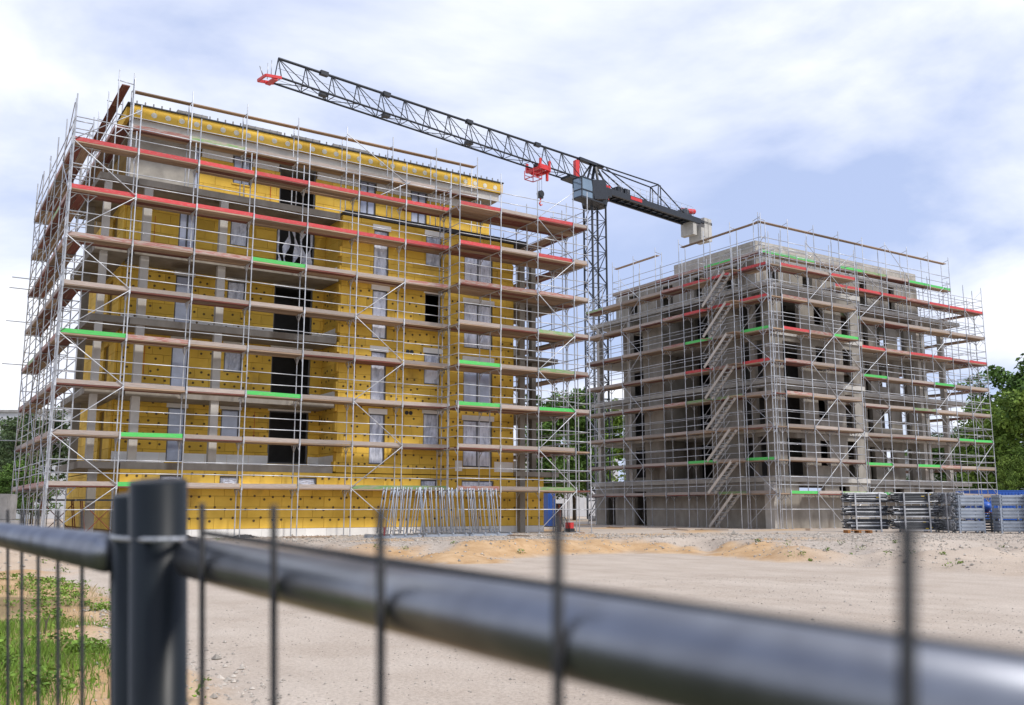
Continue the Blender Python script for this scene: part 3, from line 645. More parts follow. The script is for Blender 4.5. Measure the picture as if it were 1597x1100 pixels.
# ------------------------------------------------------------------ crane
AZ = math.radians(42.4)
TWX, TWY = 8.33, 92.0
cu0, cv0 = plan(TWX, TWY)
ca_ = AZ - TH                                   # jib axis in the site grid
jd = Vector((-math.cos(ca_), -math.sin(ca_), 0)); jn = Vector((-jd.y, jd.x, 0))
cr_ = thing('tower_crane', 'dark grey tower crane with red trolley rising behind the blocks', 'crane', (cu0, cv0, -.2))
HJ = 33.5
def lattice(par, pts_fn, n_, r, m_): pass
mast = rod('mast', (0,0,0), (0,0,.6), 1.3, 'concrete_block', cr_, 4)
s_ = .8; rot = Matrix.Rotation(math.radians(26)-0.0+ -TH, 3, 'Z')
legs = [rot @ Vector((sx_*s_, sy_*s_, 0)) for sx_, sy_ in ((-1,-1),(1,-1),(1,1),(-1,1))]
HT = 31.4
for l in legs: rod('mast_leg', l+ZUP*.3, l+ZUP*HT, .10, 'crane_grey', cr_, 6)
nsec = 19
for k in range(nsec):
    z0 = .4+k*(HT-.5)/nsec; z1 = .4+(k+1)*(HT-.5)/nsec
    for q in range(4):
        a, b_ = legs[q], legs[(q+1)%4]
        rod('mast_brace', a+ZUP*z0, b_+ZUP*z1, .045, 'crane_grey', cr_, 5) if (k+q) % 2 else rod('mast_brace', b_+ZUP*z0, a+ZUP*z1, .045, 'crane_grey', cr_, 5)
        rod('mast_brace', a+ZUP*z1, b_+ZUP*z1, .04, 'crane_grey', cr_, 5)
for k in range(2): rod('ladder_rail', Vector((-.2+.4*k,0,.5)), Vector((-.2+.4*k,0,HT)), .03, 'steel', cr_, 5)
m = MB(); m.tube((0,0,HT-.1),(0,0,HT+.5),1.25,16,1.35); m.tube((0,0,HT+.5),(0,0,HT+1.3),1.45,16,1.3); m.build('slewing_ring','crane_grey',cr_)
m = MB(); m.tube((0,0,HT+.52),(0,0,HT+.6),1.47,16); m.build('ring_stripe','crane_red',cr_)
J = lambda l, o, z: jd*l + jn*o + ZUP*z
zb_, jl = HJ, 35.5
sec = 2.25
NP = int(jl/sec)
hw = .62
top_h = lambda l: 2.35 - .55*l/jl
for o in (-hw, hw): rod('jib_chord', J(-1,o,zb_), J(jl,o,zb_), .085, 'crane_grey', cr_, 6)
rod('jib_chord', J(.3,0,zb_+top_h(0)), J(jl,0,zb_+top_h(jl)), .11, 'crane_grey', cr_, 6)
for k in range(NP+1):
    l0 = k*jl/NP
    for o in (-hw,hw):
        rod('jib_brace', J(l0,o,zb_), J(l0,0,zb_+top_h(l0)), .045, 'crane_grey', cr_, 5)
        if k < NP: rod('jib_brace', J(l0,o,zb_), J(l0+jl/NP,0,zb_+top_h(l0+jl/NP)), .038, 'crane_grey', cr_, 5)
    if k < NP: rod('jib_brace', J(l0,-hw if k%2 else hw,zb_), J(l0+jl/NP,hw if k%2 else -hw,zb_), .035, 'crane_grey', cr_, 5)
    rod('jib_brace', J(l0,-hw,zb_), J(l0,hw,zb_), .035, 'crane_grey', cr_, 5)
for l in (8.0, 16.5, 25.5, 31.5):
    m = MB(); m.bar(J(l-.35,0,zb_+top_h(l)), J(l+.35,0,zb_+top_h(l)), .36, .34); m.bar(J(l-.3,0,zb_+.1), J(l+.3,0,zb_+.1), .5, .3); m.build('jib_joint','crane_grey',cr_)
rod('cable', J(0,0,zb_+1.5), J(jl,0,zb_+1.0), .014, 'black_plastic', cr_, 4); rod('cable', J(5.9,.3,zb_-.5), J(jl,.2,zb_-.05), .014, 'black_plastic', cr_, 4)
m = MB()
for o in (-hw,hw): m.bar(J(jl,o,zb_),J(jl+1.3,o,zb_-.2),.12,.22)
m.bar(J(jl+1.3,-hw,zb_-.2),J(jl+1.3,hw,zb_-.2),.14,.2); m.bar(J(jl+.5,-hw,zb_-.25),J(jl+.5,hw,zb_-.25),.4,.12); m.build('jib_tip_frame','crane_red',cr_)
for o in (-.3,.3): rod('tip_mast', J(jl+.7,o,zb_), J(jl+.7,o,zb_+1.3), .035, 'steel', cr_, 5)
rod('tip_mast', J(jl+1.2,0,zb_), J(jl+1.5,0,zb_+.7), .05, 'steel', cr_, 5)
# trolley and hook
m = MB(); l = 7.9
m.bar(J(l-.75,-hw-.25,zb_-.25),J(l+.75,-hw-.25,zb_-.25),.2,.45); m.bar(J(l-.75,hw+.25,zb_-.25),J(l+.75,hw+.25,zb_-.25),.2,.45)
for q in (-.7,0,.7): m.bar(J(l+q,-hw-.25,zb_-.45),J(l+q,hw+.25,zb_-.45),.22,.25)
for q in (-.6,.6): m.bar(J(l+q,hw+.3,zb_-.3),J(l+q,hw+.3,zb_+.5),.18,.18); m.bar(J(l+q,-hw-.3,zb_-.3),J(l+q,-hw-.3,zb_+.4),.22,.22)
m.bar(J(l-.9,.3,zb_-.4),J(l-.9,.3,zb_-1.25),.2,.2); m.build('trolley','crane_red',cr_)
m = MB()
for q in (.1,1.2):
    for o in (-.6,.6): m.bar(J(l+q,o,zb_-.5),J(l+q,o,zb_-1.35),.06,.06)
for q in (.1,1.2): m.bar(J(l+q,-.6,zb_-1.35),J(l+q,.6,zb_-1.35),.07,.07)
for o in (-.6,.6): m.bar(J(l+.1,o,zb_-1.35),J(l+1.2,o,zb_-1.35),.07,.07); m.bar(J(l+.1,o,zb_-.95),J(l+1.2,o,zb_-.95),.05,.05)
m.build('trolley_cage','crane_red',cr_)
for o in (-.18,.18): rod('cable', J(l-.3,o,zb_-.4), J(l-.3,o,zb_-2.5), .018, 'black_plastic', cr_, 4)
m = MB(); m.bar(J(l-.55,0,zb_-2.7),J(l-.05,0,zb_-2.7),.3,.65); m.tube(J(l-.3,-.2,zb_-2.6),J(l-.3,.2,zb_-2.6),.32,12); m.build('hook_block','black_plastic',cr_)
m = MB(); p = [J(l-.3,0,zb_-3.0),J(l-.3,0,zb_-3.35),J(l-.15,0,zb_-3.55),J(l-.3,0,zb_-3.75),J(l-.5,0,zb_-3.6)]
for q in range(4): m.tube(p[q],p[q+1],.07,6)
m.build('hook','crane_red',cr_)
# head, cab, counter-jib
m = MB()
for o in (-hw,hw): m.bar(J(2.3,o,zb_),J(-1.0,o,zb_-.2),.2,.3); m.bar(J(0,o,zb_-.5),J(-.2,0,zb_+2.3),.2,.2); m.bar(J(1.8,o,zb_-.1),J(.3,0,zb_+2.35),.16,.16); m.bar(J(-1.5,o,zb_-.3),J(-.3,0,zb_+2.2),.14,.14)
m.bar(J(2.3,0,zb_+2.3),J(-1.2,0,zb_+2.25),.5,.28); m.bar(J(4.2,0,zb_-.1),J(-.5,0,zb_-.25),1.3,.25); m.bar(J(1.5,0,zb_-.6),J(-1.6,0,zb_-.7),1.9,.8); m.build('crane_head','crane_grey',cr_)
m = MB(); m.bar(J(2.6,.0,zb_+.2),J(2.6,0,zb_+2.0),.45,.45); m.bar(J(-1.6,.5,zb_-.1),J(-1.0,.5,zb_-.1),.5,.5); m.build('winch_motor','crane_red',cr_)
m = MB(); m.bar(J(2.3,1.35,zb_-1.45),J(3.9,1.35,zb_-1.45),1.15,1.9); cab = m.build('cab','cab_glass',cr_)
m = MB()
for a_ in (2.3,3.9):
    for o in (.76,1.94): m.bar(J(a_,o,zb_-2.42),J(a_,o,zb_-.46),.09,.09)
for z in (zb_-2.42,zb_-.46,zb_-1.7):
    for o in (.76,1.94): m.bar(J(2.26,o,z),J(3.94,o,z),.1,.1)
    for a_ in (2.3,3.9): m.bar(J(a_,.76,z),J(a_,1.94,z),.1,.1)
m.bar(J(1.0,1.35,zb_-2.5),J(4.0,1.35,zb_-2.5),1.3,.12); m.bar(J(.3,1.35,zb_-.95),J(2.3,1.35,zb_-1.4),1.2,1.9); m.build('cab_frame','crane_grey',cab)
zc = zb_-.35; cl = 16.6
for o in (-.75,.75):
    m = MB(); m.bar(J(-.8,o,zc-.1),J(-cl,o,zc-.1),.22,.62); m.build('counter_jib_beam','crane_grey',cr_)
m = MB()
for k in range(14): m.bar(J(-1-k*1.05,-.75,zc-.2),J(-1-k*1.05,.75,zc-.2),.12,.16)
m.bar(J(-1,0,zc-.02),J(-cl,0,zc-.02),1.1,.05); m.build('counter_jib_deck','crane_grey',cr_)
m = MB(); m.bar(J(-4.6,.875,zc-.05),J(-6.4,.875,zc-.05),.012,.34); m.build('name_plate','crane_red',cr_)
for o in (-.85,.85):
    for k in range(15):
        rod('railing_post', J(-1.2-k,o,zc+.2), J(-1.2-k,o,zc+1.25), .022, 'steel', cr_, 5)
    for h in (.75,1.25): rod('railing', J(-1.2,o,zc+h), J(-15.2,o,zc+h), .018, 'steel', cr_, 5)
pk = -9.6
for o in (-.55,.55):
    rod('tie_bar', J(-.3,o*.5,zb_+2.25), J(pk,o,zc+2.6), .075, 'crane_grey', cr_, 6); rod('tie_bar', J(pk,o,zc+2.6), J(-14.2,o,zc+.25), .075, 'crane_grey', cr_, 6)
    rod('tie_bar', J(-.8,o*.6,zb_+1.7), J(-5.0,o,zc+.2), .07, 'crane_grey', cr_, 6); rod('tie_bar', J(-1.5,o*.6,zb_+2.1), J(-8.0,o,zc+.2), .07, 'crane_grey', cr_, 6)
    for q in (0,1.1): rod('tie_post', J(pk-q*.5+.2,o,zc), J(pk-q*.3,o,zc+2.6), .06, 'crane_grey', cr_, 6)
rod('tie_bar', J(pk,-.55,zc+2.6), J(pk,.55,zc+2.6), .07, 'crane_grey', cr_, 6)
for q in (.2,.55): bx_ = MB().bar(J(-2.2-q*3,.4,zc+.45),J(-3.0-q*3,.4,zc+.45),.7,.7).build('control_cabinet','crane_grey',cr_)
m = MB(); m.tube(J(-14.5,-.5,zc+.6),J(-14.5,.5,zc+.6),.5,14); m.bar(J(-14.0,0,zc+.3),J(-15.4,0,zc+.3),1.1,.4); m.build('hoist_drum','steel_dark',cr_)
m = MB(); m.tube(J(-15.0,.1,zc+.9),J(-16.4,.1,zc+1.15),.3,10); m.tube(J(-14.7,-.3,zc+1.1),J(-15.4,-.3,zc+1.2),.25,10); m.build('hoist_motor','crane_red',cr_)
for (l0, z0, h, o) in ((-15.6,0,1.5,-.1),(-16.8,-.5,1.6,.1),(-17.6,.8,2.6,0),(-18.3,.8,2.6,0)):
    m = MB(); m.bar(J(l0,o,zc-.3+z0),J(l0,o,zc-.3+z0-h),.62,1.7,up=jn); m.build('counterweight','concrete_light',cr_)
m = MB(); m.bar(J(-cl,.75,zc-.05),J(-18.7,.75,zc-.05),.2,.3); m.bar(J(-cl,-.75,zc-.05),J(-18.7,-.75,zc-.05),.2,.3); m.build('counterweight_frame','crane_grey',cr_)
# ------------------------------------------------------------------ racks, boxes and other things in the yard
def gpt(px, Y):
    u, v = atd(px, Y, -.18); return u, v, gz(u, v)
def pipe_rack(px, Y, z, rz, label, dark=True, grp='pipe racks stacked by the grey block', seed=0):
    r = random.Random(seed); u, v, g0 = gpt(px, Y); root = thing('pipe_rack', label, 'rack', (u,v,g0+z), rz, grp)
    Lr, Wr, Hr = 1.25, .85, .66
    for x in (-Lr/2, Lr/2):
        for y in (-Wr/2, Wr/2): bx('post', x-.035,x+.035,y-.035,y+.035,0,Hr,'steel',root)
        bx('rail', x-.03,x+.03,-Wr/2+.035,Wr/2-.035,.08,.15,'steel',root)
    for y in (-Wr/2, Wr/2): bx('rail', -Lr/2+.035,Lr/2-.035,y-.025,y+.025,.085,.145,'steel',root)
    m, m2, m3 = MB(), MB(), MB(); nz_, ny_ = 9, 12
    for j in range(nz_):
        for i in range(ny_):
            y = -Wr/2+.08+i*(Wr-.16)/(ny_-1)+r.uniform(-.012,.012); zz = .19+j*.056+r.uniform(-.008,.008); e = r.uniform(-.22,.22); hl = 1.0
            (m if r.random() < .7 else m2).tube((-hl+e,y,zz),(hl+e,y,zz+r.uniform(-.03,.03)),.024,6)
            if r.random() < .12: m3.tube((-hl+e+1.45,y,zz),(-hl+e+1.6,y,zz),.029,6)
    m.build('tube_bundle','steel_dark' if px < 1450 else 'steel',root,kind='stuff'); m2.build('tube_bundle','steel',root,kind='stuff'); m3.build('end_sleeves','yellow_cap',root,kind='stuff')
RZ = -TH - .05
k = 0
for (px, Y, rz) in ((1352,50.5,RZ),(1428,49.8,RZ),(1466,50.6,RZ+math.pi/2),(1485,49.5,RZ+math.pi/2)):
    pos_ = {1352:'in the low stack nearest the stair tower',1428:'in the tall stack with yellow sleeved tubes',1466:'turned end-on beside the yellow sleeved stack',1485:'in the end-on stack next to the ribbed boxes'}[px]
    for l_ in range(3):
        pipe_rack(px, Y, l_*.68, rz, 'rack of scaffold tubes %s, %s layer' % (pos_, ('bottom','middle','top')[l_]), seed=k); k += 1
def rib_box():
    root = thing('storage_box', 'x', 'box')
    Lb, Wb, Hb = 1.2, .8, .6
    for y, nm in ((-Wb/2,0),(Wb/2,1)):
        m = MB()
        m.box(-Lb/2+.04,Lb/2-.04,y-.012,y+.012,.1,.6)
        for i in range(3): m.box(-Lb/2+.05,Lb/2-.05,*((y-.085,y-.013) if nm == 0 else (y+.013,y+.085)),.15+i*.17,.235+i*.17)
        m.build('side_panel','steel_new',root)
    for x, sg in ((-Lb/2,-1),(Lb/2,1)):
        m = MB()
        m.box(x-.012,x+.012,-Wb/2+.04,Wb/2-.04,.1,.6)
        for i in range(3): m.box(*((x-.085,x-.013) if sg < 0 else (x+.013,x+.085)),-Wb/2+.05,Wb/2-.05,.15+i*.17,.235+i*.17)
        m.build('end_panel','steel_new',root)
    for x in (-Lb/2, Lb/2):
        for y in (-Wb/2, Wb/2): bx('corner_post', x-.04,x+.04,y-.04,y+.04,0,Hb+.03,'steel_new',root)
    bx('floor', -Lb/2+.04,Lb/2-.04,-Wb/2+.04,Wb/2-.04,.085,.1,'steel_new',root)
    bx('centre_post', .18,.25,-Wb/2-.045,-Wb/2+.01,.05,Hb,'steel_new',root)
    return root
def copy_tree(o, parent=None):
    c = o.copy(); COL.objects.link(c); c.parent = parent
    for ch in o.children: copy_tree(ch, c)
    return c
proto = rib_box(); first = True
for si, (px, Y, nm) in enumerate(((1512,48.6,'beside the tube racks'),(1577,47.8,'past the blue sack'),(1624,47.2,'at the end of the row'))):
    u, v, g0 = gpt(px, Y)
    for l_ in range(3):
        o = proto if first else copy_tree(proto); first = False
        o.location = (u,v,g0+l_*.635); o.rotation_euler = (0,0,RZ+.02*l_); o['label'] = 'ribbed steel storage box %s, %s of its stack' % (nm, ('bottom','middle','top')[l_]); o['group'] = 'ribbed steel boxes'
u, v, g0 = gpt(1540, 49.2)
m = MB(); nn = 9
for j in range(6):
    for i in range(nn):
        a_ = 2*math.pi*i/nn; rr = .34*math.sin(math.pi*(j+.6)/6.4)+random.uniform(-.03,.03); m.v.append((u+rr*math.cos(a_), v+rr*math.sin(a_), g0+1.0+j*.11))
m.f = [(j*nn+i, j*nn+(i+1)%nn, (j+1)*nn+(i+1)%nn, (j+1)*nn+i) for j in range(5) for i in range(nn)]+[tuple(range(nn-1,-1,-1)),tuple(range(5*nn,6*nn))]
tag(m.build('sack','tarp',smooth=True), 'bright blue sack lying on a dark crate between ribbed boxes', 'sack')
ct = thing('crate', 'dark slatted crate under the blue sack', 'crate', (u,v,g0), RZ)
for q in range(7): bx('slat', -.4,.4,-.36,-.33,.05+q*.135,.14+q*.135,'steel_dark',ct)
for x in (-.4,.4):
    for y in (-.33,.36): bx('post', x-.04,x+.04,y-.04,y+.04,0,1.0,'steel_dark',ct)
bx('lid', -.42,.42,-.36,.38,.98,1.02,'rust',ct)
u, v, g0 = gpt(1338, 48.5)
pl_ = thing('pallet', 'orange wooden pallet lying in front of the low tube rack', 'pallet', (u,v,g0+.01), RZ)
for q in range(5): bx('board', -.6,.6,-.4+q*.165,-.26+q*.165,.12,.142,'pallet_wood',pl_)
for x in (-.54,0,.54):
    for y in (-.35,0,.35): bx('block', x-.06,x+.06,y-.05,y+.05,0,.12,'pallet_wood',pl_)
# container, tents
u, v = atd(1600, 88, 0)
ctn = thing('container', 'long blue shipping container in front of the trees', 'container', (u,v,-.1), -TH+.05)
m = MB(); m.box(-5,5,-1.2,1.2,.15,2.75)
for q in range(32): m.box(-4.8+q*.3,-4.65+q*.3,-1.23,-1.2,.3,2.6)
m.build('body','blue',ctn); bx('roof', -5.02,5.02,-1.22,1.22,2.75,2.82,'blue',ctn)
for q in (-4.9,4.9): bx('corner_post', q-.1,q+.1,-1.26,-1.1,.05,2.83,'blue',ctn)
def cabin(px, Y, L_, H_, label, roofm='white_paint', wallm='render_white', nm='site_cabin', stripe=None):
    u, v = atd(px, Y, 0); c = thing(nm, label, 'cabin', (u,v,-.1), -TH)
    bx('body', -L_/2,L_/2,-1.2,1.2,.1,H_,wallm,c); bx('roof', -L_/2-.1,L_/2+.1,-1.3,1.3,H_,H_+.18,roofm,c)
    for q in range(int(L_//2)): bx('window', -L_/2+.5+q*2,-L_/2+1.5+q*2,-1.23,-1.19,1.1,2.0,'glass',c)
    if stripe: bx('fascia', -L_/2-.1,L_/2+.1,-1.34,-1.3,H_-.2,H_+.2,stripe,c)
cabin(1510, 92, 9, 2.6, 'long white site cabin with blue edge behind the storage boxes', stripe='blue')
cabin(1455, 104, 8, 3.0, 'white site cabin partly hidden behind the grey base wall')
u, v = atd(856, 64, 0)
tb = thing('site_toilet', 'narrow blue site cabin in the gap between the blocks', 'cabin', (u,v,-.12), -.2)
bx('body', -.25,.25,-.5,.5,.08,2.3,'blue',tb); bx('roof', -.28,.28,-.53,.53,2.3,2.42,'blue',tb); bx('door', -.18,.18,-.515,-.5,.15,2.1,'blue',tb); bx('skid', -.25,.25,-.5,.5,0,.08,'black_plastic',tb)
u, v = atd(862, 70, 0); o = thing('skip', 'black waste bin standing behind the narrow blue cabin', 'bin', (u,v,-.12), -.3)
m = MB(); m.box(-.6,.6,-.45,.45,.12,1.5); m.build('body','black_plastic',o); bx('lid', -.62,.62,-.48,.48,1.5,1.58,'black_plastic',o)
for x in (-.5,.5):
    for y in (-.35,.35): m = MB(); m.tube((x-.04,y,.07),(x+.04,y,.07),.07,10); m.build('wheel','black_plastic',o)
u, v, g0 = gpt(872, 51)
o = thing('gas_cylinder', 'rust red gas cylinder standing in the gap between the blocks', 'gas cylinder', (u,v,g0))
m = MB(); m.tube((0,0,0),(0,0,1.15),.115,14); m.tube((0,0,1.15),(0,0,1.28),.115,14,.04); m.build('body','rust',o,True); m = MB(); m.tube((0,0,1.28),(0,0,1.4),.035,8); m.build('valve','steel_dark',o); m = MB(); m.tube((0,0,1.24),(0,0,1.42),.07,10); m.build('collar','rust',o)
u, v, g0 = gpt(888, 50)
o = thing('plate_compactor', 'small red and black plate compactor near the gas cylinder', 'machine', (u,v,g0), .4)
bx('base_plate', -.3,.3,-.22,.22,.02,.07,'steel_dark',o); bx('engine', -.15,.18,-.16,.16,.2,.5,'crane_red',o); bx('frame', -.25,.25,-.18,.18,.07,.2,'black_plastic',o)
m = MB(); m.tube((-.25,-.15,.2),(-.65,-.15,.75),.018,6); m.tube((-.25,.15,.2),(-.65,.15,.75),.018,6); m.tube((-.65,-.15,.75),(-.65,.15,.75),.018,6); m.build('handle','black_plastic',o)
# stored scaffold frames on skids in front of the yellow block
fr_ = random.Random(5)
for q in range(3):
    x0 = 12.3+q*2.35; o = thing('skid', 'grey steel skid under the stored scaffold frames, %s' % ('at the brace foot','in the middle','by the corner column')[q], 'skid', (x0,-2.7,gz(x0,-2.7)), 0, 'skids under scaffold frames')
    for y in (-.5,.5): bx('runner', 0,2.25,y-.05,y+.05,0,.1,'steel_new',o)
    for x in (.1,.75,1.45,2.1): bx('crossbar', x-.04,x+.04,-.6,.6,.1,.16,'steel_new',o)
def sframe():
    root = thing('scaffold_unit', 'x', 'frame')
    for y in (-.36,.36): rod('leg', (0,y,0), (0,y,2.0), .024, 'steel_new', root)
    for z in (.12,1.9): rod('crossbar', (0,-.36,z), (0,.36,z), .022, 'steel_new', root, 6)
    for y, s2 in ((-.36,1),(.36,-1)): rod('gusset', (0,y,1.5), (0,y+.24*s2,1.88), .014, 'steel_new', root, 5)
    return root
pf = sframe(); first = True
for q in range(24):
    o = pf if first else copy_tree(pf); first = False
    x = 12.75+q*.262+fr_.uniform(-.05,.05)
    g_ = gz(x,-2.7)+.17
    o.location = (x,-2.7+fr_.uniform(-.12,.12),g_); o.rotation_euler = (fr_.uniform(-.03,.03), (.10 if q < 8 else -.08)+fr_.uniform(-.03,.03), math.radians(-18+fr_.uniform(-8,8)))
    o['label'] = 'galvanised scaffold frame %s in the row before the yellow base wall' % ('tilted toward the corner column' if q < 8 else 'tilted toward the braced bay'); o['group'] = 'scaffold frames stored upright'
# trestles at the left corner
for q, (x, y) in enumerate(((2.1,.2+.75),(1.0,4.0))):
    o = thing('trestle', ('dark steel trestle under the corner of the yellow block', 'dark steel trestle inside the left row of scaffold')[q], 'trestle', (x,y,gz(x,y)))
    for a_ in (-.6,.6):
        for b_ in (-.2,.2): rod('leg', (a_+.1,b_*1.6,0), (a_-.1,b_,1.55), .025, 'rust', o, 6)
    bx('top_rail', -.9,.9,-.25,.25,1.55,1.62,'steel_dark',o); rod('brace', (-.6,-.25,.2), (.5,-.22,1.4), .02, 'rust', o, 6); rod('brace', (.6,-.25,.2), (-.6,-.22,1.4), .02, 'rust', o, 6)
# plastic sheet heaps at the plinth
for q, x in enumerate((5.3,7.9)):
    m = MB(); y = .4; g_ = gz(x,y); nn = 10
    for j in range(4):
        for i in range(nn):
            a_ = 2*math.pi*i/nn; rr = (1-j/4.2); m.v.append((x+.75*rr*math.cos(a_)+random.uniform(-.06,.06), y+.2*rr*math.sin(a_), g_-.02+j*.05+random.uniform(0,.03)))
    m.f = [(j*nn+i, j*nn+(i+1)%nn, (j+1)*nn+(i+1)%nn, (j+1)*nn+i) for j in range(3) for i in range(nn)]+[tuple(range(3*nn,4*nn))]
    tag(m.build('sheet_heap','black_plastic'), 'flat heap of black sheeting at the white plinth, %s' % ('by the column side','toward the braced bay')[q], 'sheeting', 'black sheeting along the plinth')
u, v, g0 = gpt(599, 41.5); o = thing('marker_post', 'short red marker post at the white plinth', 'post', (u,v,g0)); m = MB(); m.tube((0,0,0),(0,0,.42),.04,8); m.build('stake','crane_red',o); bx('cap', -.05,.05,-.05,.05,.42,.45,'crane_red',o)
# loose boards and rubble round the building feet
pr_ = random.Random(21)
for q, (px, Y_, lab) in enumerate(((1045,56,'loose weathered plank on the ground before the shaded grey base wall'),(1062,54,'second loose plank beside the shaded grey base wall'),(1110,53.5,'loose plank lying at the foot of the stair tower'),(1260,54,'plank leaning flat by the corner pier of the grey block'),(960,60,'plank lying by the dark base doorway of the grey block'),(905,47,'short plank under the stepped out scaffold bay'),(480,41,'plank lying before the white plinth of the yellow block'),(810,43.5,'plank beside the skids with scaffold frames'))):
    u, v, g0 = gpt(px, Y_); o = thing('loose_plank', lab, 'plank', (u,v,g0+.035), pr_.uniform(0,3.1)); ln = pr_.uniform(1.2,2.4)
    slab('board', (-ln/2,0,.0), (ln/2,0,pr_.uniform(0,.02)), .2, .04, 'wood', o); slab('cleat', (ln*.3,-.12,.035), (ln*.3,.12,.035), .08, .03, 'wood', o)
# concrete blocks at the far left
for q, (px, Y, z, sx_, lab) in enumerate(((2,31,0,.95,'large grey concrete block, lower one, at the left beside the scaffold'),(-6,31.3,.86,.85,'large grey concrete block resting on the lower block'))):
    u, v = atd(px, Y, .3); g_ = gz(u,v)
    m = MB(); m.box(-sx_/2,sx_/2,-.4,.4,0,.84); o = m.build('concrete_block','concrete_block'); o.location = (u,v,g_+z); o.rotation_euler = (0,0,-TH+.12*q)
    bm = bmesh.new(); bm.from_mesh(o.data); bmesh.ops.bevel(bm, geom=bm.edges[:], offset=.025, segments=2, affect='EDGES'); bm.to_mesh(o.data); bm.free(); tag(o, lab, 'concrete block', 'concrete blocks at the site edge')
# ------------------------------------------------------------------ far buildings
def far_house(px, Y, W_, D_, H_, label, rows, cols, rz=0.0):
    u, v = atd(px, Y, 0); h = thing('house', label, 'building', (u,v,-.1), -TH+rz)
    bx('wall', -W_/2,W_/2,-D_/2,D_/2,0,H_,'render_white',h); bx('roof', -W_/2-.2,W_/2+.2,-D_/2-.2,D_/2+.2,H_,H_+.3,'concrete_block',h)
    for j in range(rows):
        for i in range(cols):
            x = -W_/2+(i+.5)*W_/cols; z = 1.0+j*3.0; wdw = bx('window', x-.55,x+.55,-D_/2-.03,-D_/2+.02,z,z+1.4,'frame_white',h)
far_house(-20, 118, 34, 10, 12.5, 'long pale apartment house behind the left trees', 4, 11)
far_house(850, 150, 22, 10, 9.5, 'white house seen low through the gap between the blocks', 3, 7)
far_house(1470, 128, 13, 9, 7.6, 'white house seen through the columns of the grey block', 2, 5)
# ------------------------------------------------------------------ trees
def tree_mesh(seed, H=10.0, R=3.4, leaves=9000, trunk=.3, ls=.17):
    r = random.Random(seed); tk = MB(); ends = []
    p = Vector((0,0,0)); d = Vector((0,0,1)); n = 7
    for i in range(n):
        q = p + d*(H*.85/n); tk.tube(p, q, .16*(1-i/n*.85), 7, .16*(1-(i+1)/n*.85)); p = q; d = (d+Vector((r.uniform(-.08,.08),r.uniform(-.08,.08),0))).normalized()
        if i >= 1:
            for b_ in range(4):
                a_ = r.uniform(0,6.28); ln = R*(1.0-.55*(i/n)**1.5)*r.uniform(.6,1.05); e = q + Vector((math.cos(a_)*ln, math.sin(a_)*ln, ln*r.uniform(.15,.7)))
                mid = (q+e)/2+Vector((0,0,-.1*ln)); rr = .07*(1-i/n*.7)
                tk.tube(q, mid, rr, 5, rr*.6); tk.tube(mid, e, rr*.6, 5, .012); ends += [e, mid, (mid+e)/2]
    ends += [p, p+Vector((0,0,.4))]
    vs, fs = [], []; R2 = np.random.default_rng(seed)
    cl = [(e+Vector(R2.normal(0,.35,3)), r.uniform(.45,1.05)*R/3.4) for e in ends for _ in range(2)]
    per = leaves//len(cl)
    for c, cr2 in cl:
        o = R2.normal(0,1,(per,3)); o /= np.linalg.norm(o,axis=1)[:,None]; o *= (R2.uniform(.3,1,(per,1))**.5)*cr2*np.array([1,1,.7]); pts = o+np.array(c)
        a1 = R2.normal(0,1,(per,3)); a1 /= np.linalg.norm(a1,axis=1)[:,None]; a2 = np.cross(a1, R2.normal(0,1,(per,3))); a2 /= np.linalg.norm(a2,axis=1)[:,None]
        s1 = ls*R2.uniform(.6,1.3,(per,1)); 
        q = np.stack([pts-a1*s1, pts+a2*s1*.5, pts+a1*s1, pts-a2*s1*.5],1).reshape(-1,3); n0 = len(vs); vs += q.tolist(); fs += [(n0+4*i,n0+4*i+1,n0+4*i+2,n0+4*i+3) for i in range(per)]
    return tk, vs, fs
TREES = {}
def tree(kind, u, v, H, label, lm, group=None, wide=1.0, rz=0.0):
    seed, = (kind,)
    if (kind, lm) not in TREES:
        tk, vs, fs = tree_mesh(kind); me_ = bpy.data.meshes.new('crown'); me_.from_pydata(vs, [], fs); me_.materials.append(MATS[lm]); TREES[(kind,lm)] = (tk.mesh('trunk','bark',True), me_)
    t_, c_ = TREES[(kind,lm)]
    o = thing('tree', label, 'tree', (u,v,-.2), rz, group); o.scale = (H/10*wide,H/10*wide,H/10)
    link('trunk', t_, o); link('crown', c_, o)
tl_ = 'trees behind the site'
